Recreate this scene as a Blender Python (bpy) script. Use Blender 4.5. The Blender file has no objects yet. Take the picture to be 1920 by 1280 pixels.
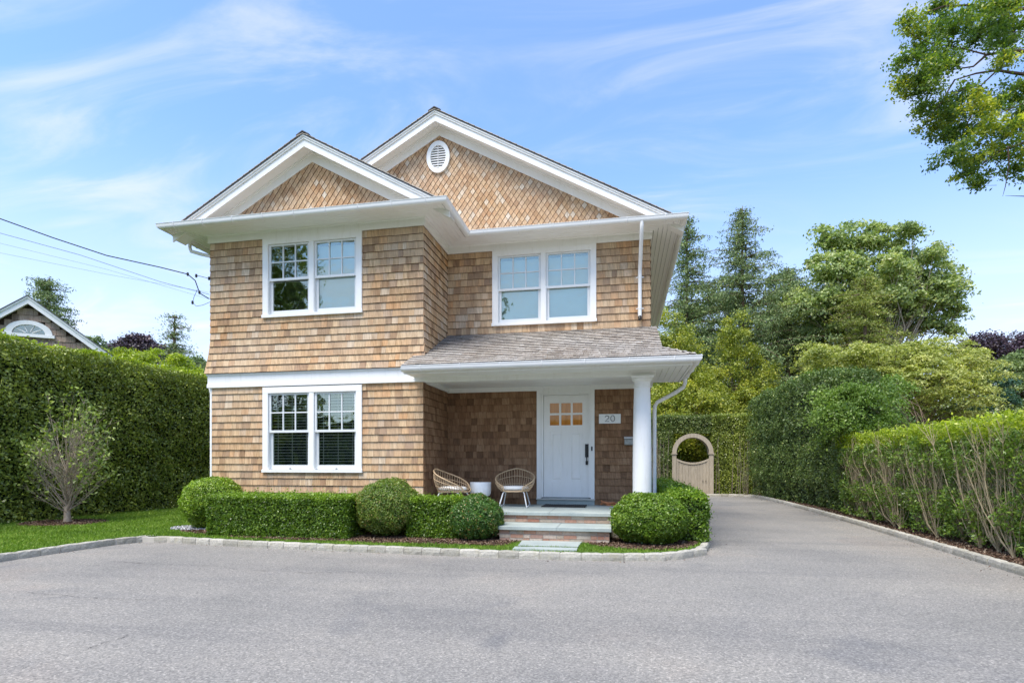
import bpy, math, random
import numpy as np
from mathutils import Vector, Matrix
random.seed(7); RNG = np.random.default_rng(7)
sc = bpy.context.scene
COL = sc.collection
# ------------------------------------------------------------------ camera
F = 1047.0; TH = math.radians(11.13); CT, ST = math.cos(TH), math.sin(TH); HY = 869.0; CZ = 1.33
cam_d = bpy.data.cameras.new('camera'); cam = bpy.data.objects.new('camera', cam_d); COL.objects.link(cam)
cam.location = (0, 0, CZ); cam.rotation_euler = (math.radians(90), 0, TH)
cam_d.sensor_width = 36; cam_d.lens = 36 * F / 1920; cam_d.shift_y = (HY - 640) / 1920
cam_d.clip_end = 3000; cam_d.clip_start = 0.05
sc.camera = cam
# ------------------------------------------------------------------ view, world, sun
sc.view_settings.view_transform = 'Standard'; sc.view_settings.look = 'None'
sc.view_settings.gamma = 1; sc.view_settings.use_curve_mapping = False
sc.view_settings.exposure = 0.9
SUN_EL, SUN_AZ = math.radians(63), math.radians(203)      # azimuth clockwise from +Y
w = bpy.data.worlds.new("World"); sc.world = w; w.use_nodes = True
nt = w.node_tree; nt.nodes.clear()
def N(t, **k):
    n = nt.nodes.new(t)
    for a, b in k.items(): setattr(n, a, b)
    return n
L = nt.links.new
sky = N('ShaderNodeTexSky', sky_type='NISHITA', sun_disc=False, sun_elevation=SUN_EL, sun_rotation=SUN_AZ)
sky.air_density = 1.0; sky.dust_density = 0.6; sky.ozone_density = 1.5; sky.altitude = 0
tc = N('ShaderNodeTexCoord'); sx = N('ShaderNodeSeparateXYZ'); L(tc.outputs['Generated'], sx.inputs[0])
zz = N('ShaderNodeMath', operation='MAXIMUM'); L(sx.outputs['Z'], zz.inputs[0]); zz.inputs[1].default_value = 0.0
za = N('ShaderNodeMath', operation='ADD'); L(zz.outputs[0], za.inputs[0]); za.inputs[1].default_value = 0.12
dx = N('ShaderNodeMath', operation='DIVIDE'); L(sx.outputs['X'], dx.inputs[0]); L(za.outputs[0], dx.inputs[1])
dy = N('ShaderNodeMath', operation='DIVIDE'); L(sx.outputs['Y'], dy.inputs[0]); L(za.outputs[0], dy.inputs[1])
cb = N('ShaderNodeCombineXYZ'); L(dx.outputs[0], cb.inputs[0]); L(dy.outputs[0], cb.inputs[1])
mp = N('ShaderNodeMapping'); mp.inputs['Rotation'].default_value = (0, 0, math.radians(38)); mp.inputs['Scale'].default_value = (0.7, 1.6, 1)
L(cb.outputs[0], mp.inputs[0])
n1 = N('ShaderNodeTexNoise'); n1.inputs['Scale'].default_value = 1.9; n1.inputs['Detail'].default_value = 9; n1.inputs['Roughness'].default_value = 0.58; n1.inputs['Distortion'].default_value = 1.1
L(mp.outputs[0], n1.inputs['Vector'])
n2 = N('ShaderNodeTexNoise'); n2.inputs['Scale'].default_value = 0.55; n2.inputs['Detail'].default_value = 3
mp2 = N('ShaderNodeMapping'); mp2.inputs['Location'].default_value = (1.3, 0.4, 0); L(cb.outputs[0], mp2.inputs[0]); L(mp2.outputs[0], n2.inputs['Vector'])
r1 = N('ShaderNodeMapRange', interpolation_type='SMOOTHSTEP'); L(n1.outputs['Fac'], r1.inputs['Value'])
r1.inputs['From Min'].default_value = 0.42; r1.inputs['From Max'].default_value = 0.78
r2 = N('ShaderNodeMapRange', interpolation_type='SMOOTHSTEP'); L(n2.outputs['Fac'], r2.inputs['Value'])
r2.inputs['From Min'].default_value = 0.32; r2.inputs['From Max'].default_value = 0.62
mm = N('ShaderNodeMath', operation='MULTIPLY'); L(r1.outputs[0], mm.inputs[0]); L(r2.outputs[0], mm.inputs[1])
hz = N('ShaderNodeMapRange', interpolation_type='SMOOTHSTEP'); L(zz.outputs[0], hz.inputs['Value'])
hz.inputs['From Min'].default_value = 0.0; hz.inputs['From Max'].default_value = 0.5; hz.inputs['To Min'].default_value = 0.80; hz.inputs['To Max'].default_value = 0.07
mx0 = N('ShaderNodeMath', operation='MAXIMUM'); L(mm.outputs[0], mx0.inputs[0]); L(hz.outputs[0], mx0.inputs[1])
ms = N('ShaderNodeMath', operation='MULTIPLY'); L(mm.outputs[0], ms.inputs[0]); ms.inputs[1].default_value = 0.60
mx = N('ShaderNodeMath', operation='ADD', use_clamp=True); L(ms.outputs[0], mx.inputs[0]); L(hz.outputs[0], mx.inputs[1])
gm = N('ShaderNodeHueSaturation'); gm.inputs['Saturation'].default_value = 0.95; gm.inputs['Value'].default_value = 1.0; L(sky.outputs[0], gm.inputs['Color'])
tint = N('ShaderNodeMixRGB', blend_type='MULTIPLY'); tint.inputs[0].default_value = 1; tint.inputs[2].default_value = (0.95, 1.30, 1.62, 1); L(gm.outputs[0], tint.inputs[1])
mc = N('ShaderNodeMixRGB'); L(mx.outputs[0], mc.inputs[0]); L(tint.outputs[0], mc.inputs[1]); mc.inputs[2].default_value = (4.95, 4.95, 5.7, 1)
bg = N('ShaderNodeBackground'); bg.inputs['Strength'].default_value = 0.118; L(mc.outputs[0], bg.inputs[0])
wo = N('ShaderNodeOutputWorld'); L(bg.outputs[0], wo.inputs[0])
sd = bpy.data.lights.new('sun', 'SUN'); sun = bpy.data.objects.new('sun', sd); COL.objects.link(sun)
sd.energy = 3.0; sd.angle = math.radians(34); sd.color = (1, 0.92, 0.80)
sv = Vector((math.sin(SUN_AZ) * math.cos(SUN_EL), math.cos(SUN_AZ) * math.cos(SUN_EL), math.sin(SUN_EL)))
sun.rotation_euler = sv.to_track_quat('Z', 'Y').to_euler()
sc.cycles.max_bounces = 8; sc.cycles.transparent_max_bounces = 12

# ------------------------------------------------------------------ measuring: a picture point at a known distance -> place
def D(px, py, d):
    r = (px - 960) / F * d
    return Vector((r * CT - d * ST, r * ST + d * CT, CZ + (HY - py) * d / F))

# ------------------------------------------------------------------ materials
class M_:
    def __init__(s, name):
        s.m = bpy.data.materials.new(name); s.m.use_nodes = True; s.nt = s.m.node_tree
        s.b = s.nt.nodes['Principled BSDF']; s.out = s.nt.nodes['Material Output']
    def n(s, t, **k):
        n = s.nt.nodes.new(t)
        for a, b in k.items():
            if a.startswith('_'): n.inputs[a[1:].replace('_', ' ')].default_value = b
            else: setattr(n, a, b)
        return n
    def l(s, a, b): s.nt.links.new(a, b)
    def ramp(s, fac, stops, interp='LINEAR'):
        r = s.n('ShaderNodeValToRGB'); r.color_ramp.interpolation = interp
        e = r.color_ramp.elements
        while len(e) < len(stops): e.new(0.5)
        for i, (p, c) in enumerate(stops): e[i].position = p; e[i].color = (*c, 1)
        s.l(fac, r.inputs[0]); return r.outputs[0]
    def mix(s, f, a, b, mode='MIX'):
        x = s.n('ShaderNodeMixRGB', blend_type=mode)
        for i, v in enumerate((f, a, b)):
            if isinstance(v, (int, float)): x.inputs[i].default_value = v
            elif isinstance(v, tuple): x.inputs[i].default_value = (*v, 1)
            else: s.l(v, x.inputs[i])
        return x.outputs[0]
    def pos(s, scale=(1, 1, 1)):
        g = s.n('ShaderNodeNewGeometry'); m = s.n('ShaderNodeMapping'); m.inputs['Scale'].default_value = scale
        s.l(g.outputs['Position'], m.inputs[0]); return m.outputs[0]
    def noise(s, vec, sc_, det=3, rough=.5, dist=0):
        n = s.n('ShaderNodeTexNoise', _Scale=sc_, _Detail=det, _Roughness=rough, _Distortion=dist); s.l(vec, n.inputs['Vector']); return n.outputs['Fac']
    def mr(s, v, a, b, c=0., d=1.):
        n = s.n('ShaderNodeMapRange'); s.l(v, n.inputs[0])
        for i, q in enumerate((a, b, c, d)): n.inputs[i + 1].default_value = q
        return n.outputs[0]
    def bump(s, h, st=.3, dist=.01):
        b = s.n('ShaderNodeBump', _Strength=st, _Distance=dist); s.l(h, b.inputs['Height']); s.l(b.outputs[0], s.b.inputs['Normal'])
    def col(s, c):
        if isinstance(c, tuple): s.b.inputs['Base Color'].default_value = (*c, 1)
        else: s.l(c, s.b.inputs['Base Color'])
    def set(s, rough=.5, metal=0, spec=.5):
        s.b.inputs['Roughness'].default_value = rough; s.b.inputs['Metallic'].default_value = metal
        s.b.inputs['Specular IOR Level'].default_value = spec; return s
    def rnd(s):
        a = s.n('ShaderNodeAttribute', attribute_name='rnd'); o = s.n('ShaderNodeObjectInfo')
        d = s.n('ShaderNodeMath', operation='ADD'); s.l(a.outputs['Fac'], d.inputs[0]); s.l(o.outputs['Random'], d.inputs[1])
        f = s.n('ShaderNodeMath', operation='FRACT'); s.l(d.outputs[0], f.inputs[0]); return f.outputs[0]

def plain(name, c, rough=.5, metal=0, spec=.5, var=.06, sc_=6, bump=0, bsc=80):
    m = M_(name); m.set(rough, metal, spec)
    p = m.pos(); n = m.noise(p, sc_, 5, .6)
    lo = tuple(x * (1 - var) for x in c); hi = tuple(min(1, x * (1 + var)) for x in c)
    m.col(m.ramp(n, [(.3, lo), (.7, hi)]))
    if bump: m.bump(m.noise(p, bsc, 3), bump, .004)
    return m.m

def cedar(name, ramp_stops, grey=(.50, .45, .38), greyamt=.35, vs=(1, 1, 1), rough=.8, dark=.5, calm=0):
    m = M_(name); m.set(rough, 0, .25)
    r = m.rnd()
    g = m.n('ShaderNodeNewGeometry'); s_ = m.n('ShaderNodeSeparateXYZ'); m.l(g.outputs['Position'], s_.inputs[0])
    a = m.n('ShaderNodeMath', operation='ADD'); m.l(s_.outputs[0], a.inputs[0]); m.l(s_.outputs[1], a.inputs[1])
    if vs[1] == 0: m.nt.links.remove(a.inputs[1].links[0])
    rr = m.n('ShaderNodeMath', operation='MULTIPLY'); m.l(r, rr.inputs[0]); rr.inputs[1].default_value = 37.
    zc = m.n('ShaderNodeMath', operation='MULTIPLY'); m.l(s_.outputs[2], zc.inputs[0]); zc.inputs[1].default_value = .09
    c = m.n('ShaderNodeCombineXYZ'); m.l(a.outputs[0], c.inputs[0]); m.l(rr.outputs[0], c.inputs[1]); m.l(zc.outputs[0], c.inputs[2])
    base = m.ramp(r, ramp_stops)
    if calm: base = m.mix(calm, base, ramp_stops[len(ramp_stops) // 2][1])
    streak = m.noise(c.outputs[0], 55, 4, .65, .3)
    streak2 = m.noise(c.outputs[0], 14, 2, .5)
    x = m.mix(.85, base, m.ramp(streak, [(.28, (dark, dark * .93, dark * .86)), (.55, (1, 1, 1)), (.8, (1.12, 1.1, 1.06))]), 'MULTIPLY')
    x = m.mix(.6, x, m.ramp(streak2, [(.32, (.62, .53, .44)), (.6, (1.06, 1.04, 1.0))]), 'MULTIPLY')
    p = m.pos(); big = m.noise(p, .9, 4, .6)
    gf = m.n('ShaderNodeMath', operation='MULTIPLY'); m.l(m.mr(big, .4, .68), gf.inputs[0]); gf.inputs[1].default_value = greyamt
    x = m.mix(gf.outputs[0], x, grey)
    m.col(x); m.bump(streak, .35, .003)
    return m.m

def leafmat(name, stops, rough=.42, trans=.3, spec=.5, patch=.35, nsc=1.6):
    m = M_(name); m.set(rough, 0, spec)
    a = m.n('ShaderNodeAttribute', attribute_name='rnd')
    c = m.ramp(a.outputs['Fac'], stops)
    p = m.pos(); n = m.noise(p, nsc, 4, .6)
    c = m.mix(1, c, m.ramp(n, [(.3, (1 - patch, 1 - patch * .9, 1 - patch)), (.7, (1.15, 1.12, 1.0))]), 'MULTIPLY')
    m.col(c)
    t = m.n('ShaderNodeBsdfTranslucent'); m.l(m.mix(1, c, (1.25, 1.35, .6), 'MULTIPLY'), t.inputs[0])
    x = m.n('ShaderNodeMixShader'); x.inputs[0].default_value = trans
    m.l(m.b.outputs[0], x.inputs[1]); m.l(t.outputs[0], x.inputs[2]); m.l(x.outputs[0], m.out.inputs[0])
    return m.m

def paint():
    m = M_('white_paint'); m.set(.45)
    n = m.noise(m.pos((3, 3, .5)), 4, 5, .7); n2 = m.noise(m.pos(), 1.4, 4, .6)
    c = m.ramp(n, [(.3, (.80, .785, .745)), (.45, (.86, .85, .825)), (.7, (.875, .865, .845))])
    m.col(m.mix(.5, c, m.ramp(n2, [(.3, (.93, .93, .91)), (.65, (1, 1, 1))]), 'MULTIPLY')); m.bump(m.noise(m.pos(), 18, 3), .06, .003); return m.m
WHITE = paint()
def beadboard():
    m = M_('white_beadboard'); m.set(.45)
    g = m.n('ShaderNodeNewGeometry'); s_ = m.n('ShaderNodeSeparateXYZ'); m.l(g.outputs['Position'], s_.inputs[0])
    m.col((.85, .845, .82))
    return m.m
SOFFIT = beadboard()
GUTTER = plain('white_gutter_metal', (.82, .81, .79), .34, .0, .5, var=.03, sc_=4)
VINYL = plain('pale_sash_paint', (.72, .735, .735), .4, var=.02)
WALLC = cedar('weathered_cedar_shingle', [(0, (.30, .18, .10)), (.14, (.45, .29, .165)), (.38, (.58, .385, .215)), (.6, (.62, .445, .27)), (.8, (.56, .32, .155)), (.92, (.66, .53, .385)), (1, (.36, .21, .12))], grey=(.56, .50, .41), greyamt=.3, calm=.06)
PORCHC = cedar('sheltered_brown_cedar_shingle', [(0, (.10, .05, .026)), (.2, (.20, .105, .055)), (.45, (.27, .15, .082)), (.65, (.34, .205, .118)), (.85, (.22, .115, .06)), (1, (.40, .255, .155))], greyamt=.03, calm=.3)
DIAM = cedar('cedar_diamond_shingle', [(0, (.48, .28, .15)), (.25, (.60, .40, .23)), (.5, (.66, .46, .29)), (.75, (.58, .35, .19)), (.93, (.70, .54, .38)), (1, (.72, .63, .52))], greyamt=.3, dark=.6)
ROOFC = cedar('grey_cedar_roof_shingle', [(0, (.38, .34, .30)), (.3, (.46, .42, .37)), (.6, (.53, .49, .45)), (.85, (.42, .37, .32)), (1, (.57, .54, .50))], grey=(.5, .48, .45), greyamt=.55, vs=(1, 0, 1), dark=.62)
OLDC = cedar('old_brown_cedar_shingle', [(0, (.2, .15, .12)), (.4, (.36, .27, .21)), (.7, (.46, .35, .27)), (1, (.27, .21, .18))], greyamt=.4)
FELT = plain('building_felt', (.05, .035, .025), .9, spec=.1)
DARKROOF = plain('dark_roof_edge', (.09, .09, .095), .8)
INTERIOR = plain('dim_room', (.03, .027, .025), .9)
def glass(name='window_glass', lo=.25, wav=.35):
    m = M_(name)
    gl = m.n('ShaderNodeBsdfGlossy', _Roughness=.015); gl.inputs[0].default_value = (.88, .99, .86, 1)
    tr = m.n('ShaderNodeBsdfTransparent'); tr.inputs[0].default_value = (.90, .95, .93, 1)
    fr = m.n('ShaderNodeFresnel', _IOR=1.55)
    nz = m.noise(m.pos((1, 1, 1)), 2.4, 2, .5); bp = m.n('ShaderNodeBump', _Strength=wav, _Distance=.02); m.l(nz, bp.inputs['Height']); m.l(bp.outputs[0], gl.inputs['Normal'])
    x = m.n('ShaderNodeMixShader'); m.l(m.mr(fr.outputs[0], 0, 1, lo, 1), x.inputs[0]); m.l(tr.outputs[0], x.inputs[1]); m.l(gl.outputs[0], x.inputs[2]); m.l(x.outputs[0], m.out.inputs[0])
    return m.m
GLASS = glass(); GLASSD = glass('clear_glass', .0, .05)
SHADE = plain('pale_roller_shade_fabric', (.62, .68, .65), .9, var=.05, sc_=2)
BLIND = plain('blind_slat_paint', (.86, .86, .82), .5)
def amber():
    m = M_('amber_timber_with_indoor_glow'); m.set(.6)
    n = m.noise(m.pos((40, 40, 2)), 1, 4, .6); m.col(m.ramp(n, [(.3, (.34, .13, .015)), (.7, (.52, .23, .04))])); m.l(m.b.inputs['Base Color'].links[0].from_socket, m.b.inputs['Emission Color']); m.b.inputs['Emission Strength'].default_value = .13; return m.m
AMBER = amber()  # faint emission stands in for warm light indoors behind the panes
def stone(name, a, b, sc_=3, bump=.3, rough=.7):
    m = M_(name); m.set(rough, 0, .35)
    p = m.pos(); n = m.noise(p, sc_, 6, .65); f = m.noise(p, 60, 4, .7)
    c = m.ramp(n, [(.3, a), (.7, b)]); m.col(m.mix(.5, c, m.ramp(f, [(.3, (.75, .75, .75)), (.7, (1.15, 1.15, 1.15))]), 'MULTIPLY')); m.bump(f, bump, .006); return m.m
BLUEST = stone('bluestone', (.27, .32, .31), (.42, .46, .43), 2.2)
BLUEEDGE = stone('bluestone_cut_edge', (.22, .29, .29), (.32, .38, .37), 4)
def brick():
    m = M_('reclaimed_brick'); m.set(.85, 0, .2); r = m.rnd()
    c = m.ramp(r, [(0, (.36, .17, .115)), (.2, (.47, .26, .18)), (.45, (.50, .34, .25)), (.65, (.42, .35, .27)), (.8, (.56, .46, .37)), (1, (.34, .17, .125))])
    n = m.noise(m.pos(), 28, 6, .7); c = m.mix(.75, c, m.ramp(n, [(.3, (.7, .68, .66)), (.5, (1, 1, 1)), (.72, (1.25, 1.25, 1.25))]), 'MULTIPLY'); m.col(c); m.bump(n, .5, .006); return m.m
BRICK = brick()
MORTAR = plain('lime_mortar', (.46, .43, .37), .9, bump=.4)
def granite():
    m = M_('granite_block'); m.set(.8, 0, .3); r = m.rnd()
    c = m.ramp(r, [(0, (.36, .34, .29)), (.5, (.45, .43, .375)), (1, (.52, .49, .43))])
    n = m.noise(m.pos(), 45, 6, .75); n2 = m.noise(m.pos(), 7, 4, .6)
    c = m.mix(.8, c, m.ramp(n, [(.35, (.62, .62, .6)), (.6, (1.1, 1.1, 1.08))]), 'MULTIPLY')
    c = m.mix(m.mr(n2, .52, .75, 0, .45), c, (.33, .30, .17)); m.col(c); m.bump(n, .7, .012); return m.m
GRANITE = granite()
def asphalt():
    m = M_('worn_asphalt'); m.set(.85, 0, .25)
    p = m.pos((1, 1, 0))
    big = m.noise(p, .32, 5, .6, .4); mid = m.noise(p, 1.6, 5, .62, .6)
    v = m.n('ShaderNodeTexVoronoi', _Scale=85.); m.l(p, v.inputs['Vector'])
    sp = m.n('ShaderNodeSeparateColor'); m.l(v.outputs['Color'], sp.inputs[0])
    bandn = m.noise(m.pos((.16, 1.1, 0)), 1.1, 5, .62, .5)
    fine = m.noise(p, 210, 3, .7); fine2 = m.noise(p, 38, 4, .75)
    c = m.ramp(big, [(.30, (.205, .200, .192)), (.44, (.24, .232, .222)), (.56, (.268, .256, .240)), (.66, (.285, .262, .24)), (.8, (.25, .222, .20))])
    c = m.mix(.55, c, m.ramp(bandn, [(.3, (.68, .69, .72)), (.5, (1, .99, .98)), (.7, (1.16, 1.14, 1.10))]), 'MULTIPLY')
    c = m.mix(1, c, (.99, .98, .95), 'MULTIPLY')
    spot = m.noise(p, .75, 3, .55, .8)
    c = m.mix(m.mr(spot, .60, .74, 0, .5), c, (.13, .132, .14))
    c = m.mix(m.mr(mid, .6, .8, 0, .38), c, (.135, .135, .136))
    c = m.mix(m.mr(mid, .38, .22, 0, .4), c, (.27, .25, .235))
    c = m.mix(.75, c, m.ramp(sp.outputs[0], [(0, (.58, .58, .58)), (.35, (.86, .86, .86)), (.7, (1.06, 1.05, 1.04)), (.93, (1.3, 1.28, 1.25)), (1, (1.8, 1.76, 1.7))]), 'MULTIPLY')
    c = m.mix(.75, c, m.ramp(fine2, [(.28, (.62, .62, .62)), (.5, (1, 1, 1)), (.72, (1.25, 1.25, 1.25))]), 'MULTIPLY')
    c = m.mix(.6, c, m.ramp(fine, [(.3, (.7, .7, .7)), (.7, (1.3, 1.3, 1.3))]), 'MULTIPLY')
    m.col(c); m.bump(m.mix(.5, sp.outputs[0], fine2), .6, .008); return m.m
ASPHALT = asphalt()
CRACK = plain('crack_filler', (.08, .075, .07), .9)
def soil(name, a, b, sc_=30):
    m = M_(name); m.set(.95, 0, .1); n = m.noise(m.pos(), sc_, 6, .75); m.col(m.ramp(n, [(.3, a), (.7, b)])); m.bump(n, .9, .03); return m.m
SOIL = soil('mulch_soil', (.05, .028, .018), (.15, .095, .062))
TURF = soil('turf_base', (.05, .11, .018), (.12, .2, .04), 18)
def rndmat(name, stops, rough=.8):
    m = M_(name); m.set(rough, 0, .2); m.col(m.ramp(m.rnd(), stops)); return m.m
CHIP = rndmat('bark_chip', [(0, (.045, .024, .016)), (.5, (.12, .07, .045)), (.85, (.2, .135, .09)), (1, (.34, .27, .2))])
PEB = rndmat('pale_gravel', [(0, (.3, .3, .31)), (.5, (.5, .5, .52)), (1, (.72, .72, .72))])
GRASSM = leafmat('lawn_grass', [(0, (.09, .165, .018)), (.4, (.155, .27, .026)), (.75, (.24, .37, .045)), (1, (.40, .48, .12))], .5, .3, .3, patch=.25)
RATTAN = plain('tan_rattan', (.54, .38, .225), .55, var=.2, sc_=30)
CUSHION = plain('white_cushion_cloth', (.8, .79, .76), .9, bump=.2, bsc=200)
WHMETAL = plain('white_powder_coat', (.82, .82, .81), .35)
DRUM = plain('white_glazed_drum', (.82, .83, .84), .35)
BLACK = plain('black_hardware', (.015, .015, .016), .35)
RUBBER = plain('black_rubber_mat', (.018, .018, .019), .8, bump=.6, bsc=90)
PLAQUE = plain('brushed_plaque', (.80, .81, .80), .4, var=.06)
NUM = plain('dark_numeral', (.07, .08, .085), .4)
ZINC = plain('grey_zinc', (.36, .39, .40), .4, .6, var=.2, sc_=20)
TERRA = plain('terracotta', (.45, .17, .07), .8, var=.3, sc_=20)
CABLE = plain('black_cable', (.02, .02, .022), .6)
CABLEG = plain('grey_cable', (.2, .2, .21), .6)
def wood(name, a, b, scale=(1, 1, .08)):
    m = M_(name); m.set(.8, 0, .2); r = m.rnd()
    n = m.noise(m.pos(scale), 40, 4, .7, .4); c = m.ramp(n, [(.3, a), (.7, b)]); c = m.mix(.35, c, m.ramp(r, [(0, (.7, .66, .62)), (1, (1.25, 1.2, 1.1))]), 'MULTIPLY'); m.col(c); m.bump(n, .4, .004); return m.m
GATEW = wood('weathered_gate_timber', (.30, .255, .20), (.50, .44, .35))
def bark(name, a, b):
    m = M_(name); m.set(.9, 0, .15); n = m.noise(m.pos((1, 1, .3)), 30, 5, .7); m.col(m.ramp(n, [(.3, a), (.7, b)])); m.bump(n, .8, .01); return m.m
BARK = bark('brown_bark', (.09, .06, .04), (.24, .17, .12))
TWIG = bark('pale_tan_twig', (.25, .20, .12), (.47, .395, .255))
GTWIG = bark('grey_twig', (.25, .20, .15), (.50, .42, .33))
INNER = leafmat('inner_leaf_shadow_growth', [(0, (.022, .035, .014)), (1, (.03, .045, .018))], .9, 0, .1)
LM = dict(
 lsh=leafmat('fresh_shrub_leaf', [(0, (.11, .19, .04)), (.5, (.21, .33, .06)), (1, (.36, .48, .12))], .4, .35),
 box=leafmat('boxwood_leaf', [(0, (0.062, 0.121, 0.011)), (.35, (0.112, 0.214, 0.017)), (.7, (0.188, 0.307, 0.030)), (1, (0.338, 0.447, 0.071))], .35, .3, patch=.42, nsc=7),
 boxl=leafmat('boxwood_lime_leaf', [(0, (0.097, 0.169, 0.015)), (.4, (0.179, 0.304, 0.020)), (.7, (0.275, 0.427, 0.040)), (1, (0.495, 0.619, 0.100))], .35, .3, patch=.42, nsc=7),
 boxo=leafmat('boxwood_olive_leaf', [(0, (0.078, 0.143, 0.025)), (.4, (0.151, 0.243, 0.036)), (.75, (0.238, 0.328, 0.062)), (1, (0.412, 0.285, 0.111))], .35, .3, nsc=7),
 boxd=leafmat('boxwood_dark_leaf', [(0, (0.039, 0.096, 0.016)), (.4, (0.068, 0.164, 0.028)), (.75, (0.120, 0.232, 0.041)), (.9, (0.206, 0.273, 0.066)), (1, (0.515, 0.273, 0.113))], .35, .25, nsc=7),
 privl=leafmat('privet_deep_leaf', [(0, (0.146, 0.190, 0.043)), (.45, (0.274, 0.337, 0.068)), (.8, (0.470, 0.527, 0.104)), (.95, (0.750, 0.750, 0.218)), (1, (0.750, 0.703, 0.354))], .28, .25, patch=.35),
 privtop=leafmat('privet_new_growth_leaf', [(0, (0.162, 0.224, 0.015)), (.5, (0.323, 0.425, 0.028)), (1, (0.581, 0.604, 0.062))], .35, .4, patch=.15),
 privr=leafmat('privet_mid_leaf', [(0, (0.081, 0.146, 0.023)), (.5, (0.162, 0.269, 0.040)), (1, (0.323, 0.428, 0.078))], .3, .3),
 yew=leafmat('glossy_dark_leaf', [(0, (0.079, 0.130, 0.036)), (.5, (0.142, 0.217, 0.057)), (.9, (0.255, 0.326, 0.097)), (1, (0.568, 0.608, 0.258))], .4, .2, .4),
 back=leafmat('dusty_hedge_leaf', [(0, (0.101, 0.150, 0.040)), (.5, (0.182, 0.246, 0.064)), (.9, (0.283, 0.334, 0.103)), (1, (0.485, 0.458, 0.222))], .4, .25),
 arb=leafmat('yellow_green_cypress_leaf', [(0, (0.118, 0.163, 0.024)), (.4, (0.281, 0.325, 0.041)), (.75, (0.458, 0.474, 0.056)), (1, (0.678, 0.598, 0.097))], .5, .3, patch=.3),
 con=leafmat('grey_green_needle', [(0, (0.091, 0.141, 0.061)), (.5, (0.169, 0.246, 0.095)), (1, (0.336, 0.400, 0.161))], .6, .15),
 map=leafmat('broad_green_leaf', [(0, (0.143, 0.210, 0.086)), (.4, (0.312, 0.402, 0.143)), (.8, (0.565, 0.612, 0.256)), (1, (0.750, 0.720, 0.514))], .4, .35, patch=.3),
 jm=leafmat('pale_yellow_green_leaf', [(0, (0.208, 0.257, 0.070)), (.4, (0.381, 0.420, 0.119)), (.8, (0.569, 0.569, 0.177)), (1, (0.690, 0.675, 0.276))], .5, .35, patch=.3),
 dk=leafmat('blue_green_leaf', [(0, (0.030, 0.090, 0.053)), (.6, (0.068, 0.150, 0.090)), (1, (0.135, 0.240, 0.150))], .4, .2),
 ced=leafmat('layered_cedar_leaf', [(0, (0.133, 0.165, 0.030)), (.5, (0.247, 0.297, 0.053)), (1, (0.417, 0.429, 0.090))], .5, .25),
 pur=leafmat('purple_beech_leaf', [(0, (0.046, 0.033, 0.052)), (.6, (0.091, 0.058, 0.091)), (1, (0.169, 0.104, 0.143))], .4, .2),
 pine=leafmat('soft_pine_leaf', [(0, (0.121, 0.189, 0.068)), (.5, (0.230, 0.311, 0.115)), (1, (0.378, 0.446, 0.203))], .5, .3),
 over=leafmat('honey_locust_leaf', [(0, (0.073, 0.145, 0.029)), (.35, (0.147, 0.242, 0.042)), (.7, (0.292, 0.362, 0.047)), (.88, (0.637, 0.604, 0.071)), (1, (0.660, 0.676, 0.095))], .4, .45, patch=.3),
 shr=leafmat('shrub_tree_leaf', [(0, (0.130, 0.193, 0.050)), (.5, (0.259, 0.354, 0.084)), (1, (0.517, 0.612, 0.185))], .4, .35),
)

# ------------------------------------------------------------------ building helpers
WLOC = {}
def tag(o, label=None, cat=None, group=None, kind=None):
    if label: o['label'] = label
    if cat: o['category'] = cat
    if group: o['group'] = group
    if kind: o['kind'] = kind
    return o
def empty(name, loc, label=None, cat=None, group=None, kind=None):
    o = bpy.data.objects.new(name, None); COL.objects.link(o); o.location = loc; o.empty_display_size = .2
    WLOC[o] = Vector(loc); return tag(o, label, cat, group, kind)
def link(name, me, mats, parent=None, loc=None, kind=None):
    o = bpy.data.objects.new(name, me); COL.objects.link(o)
    for m in (mats if isinstance(mats, (list, tuple)) else [mats]):
        if m is not None and len(me.materials) < 8 and m.name not in [q.name for q in me.materials if q]: me.materials.append(m)
    WLOC[o] = Vector(loc) if loc is not None else (WLOC[parent].copy() if parent else Vector((0, 0, 0)))
    if parent: o.parent = parent; o.location = WLOC[o] - WLOC[parent]
    else: o.location = WLOC[o]
    if kind: o['kind'] = kind
    return o
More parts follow.
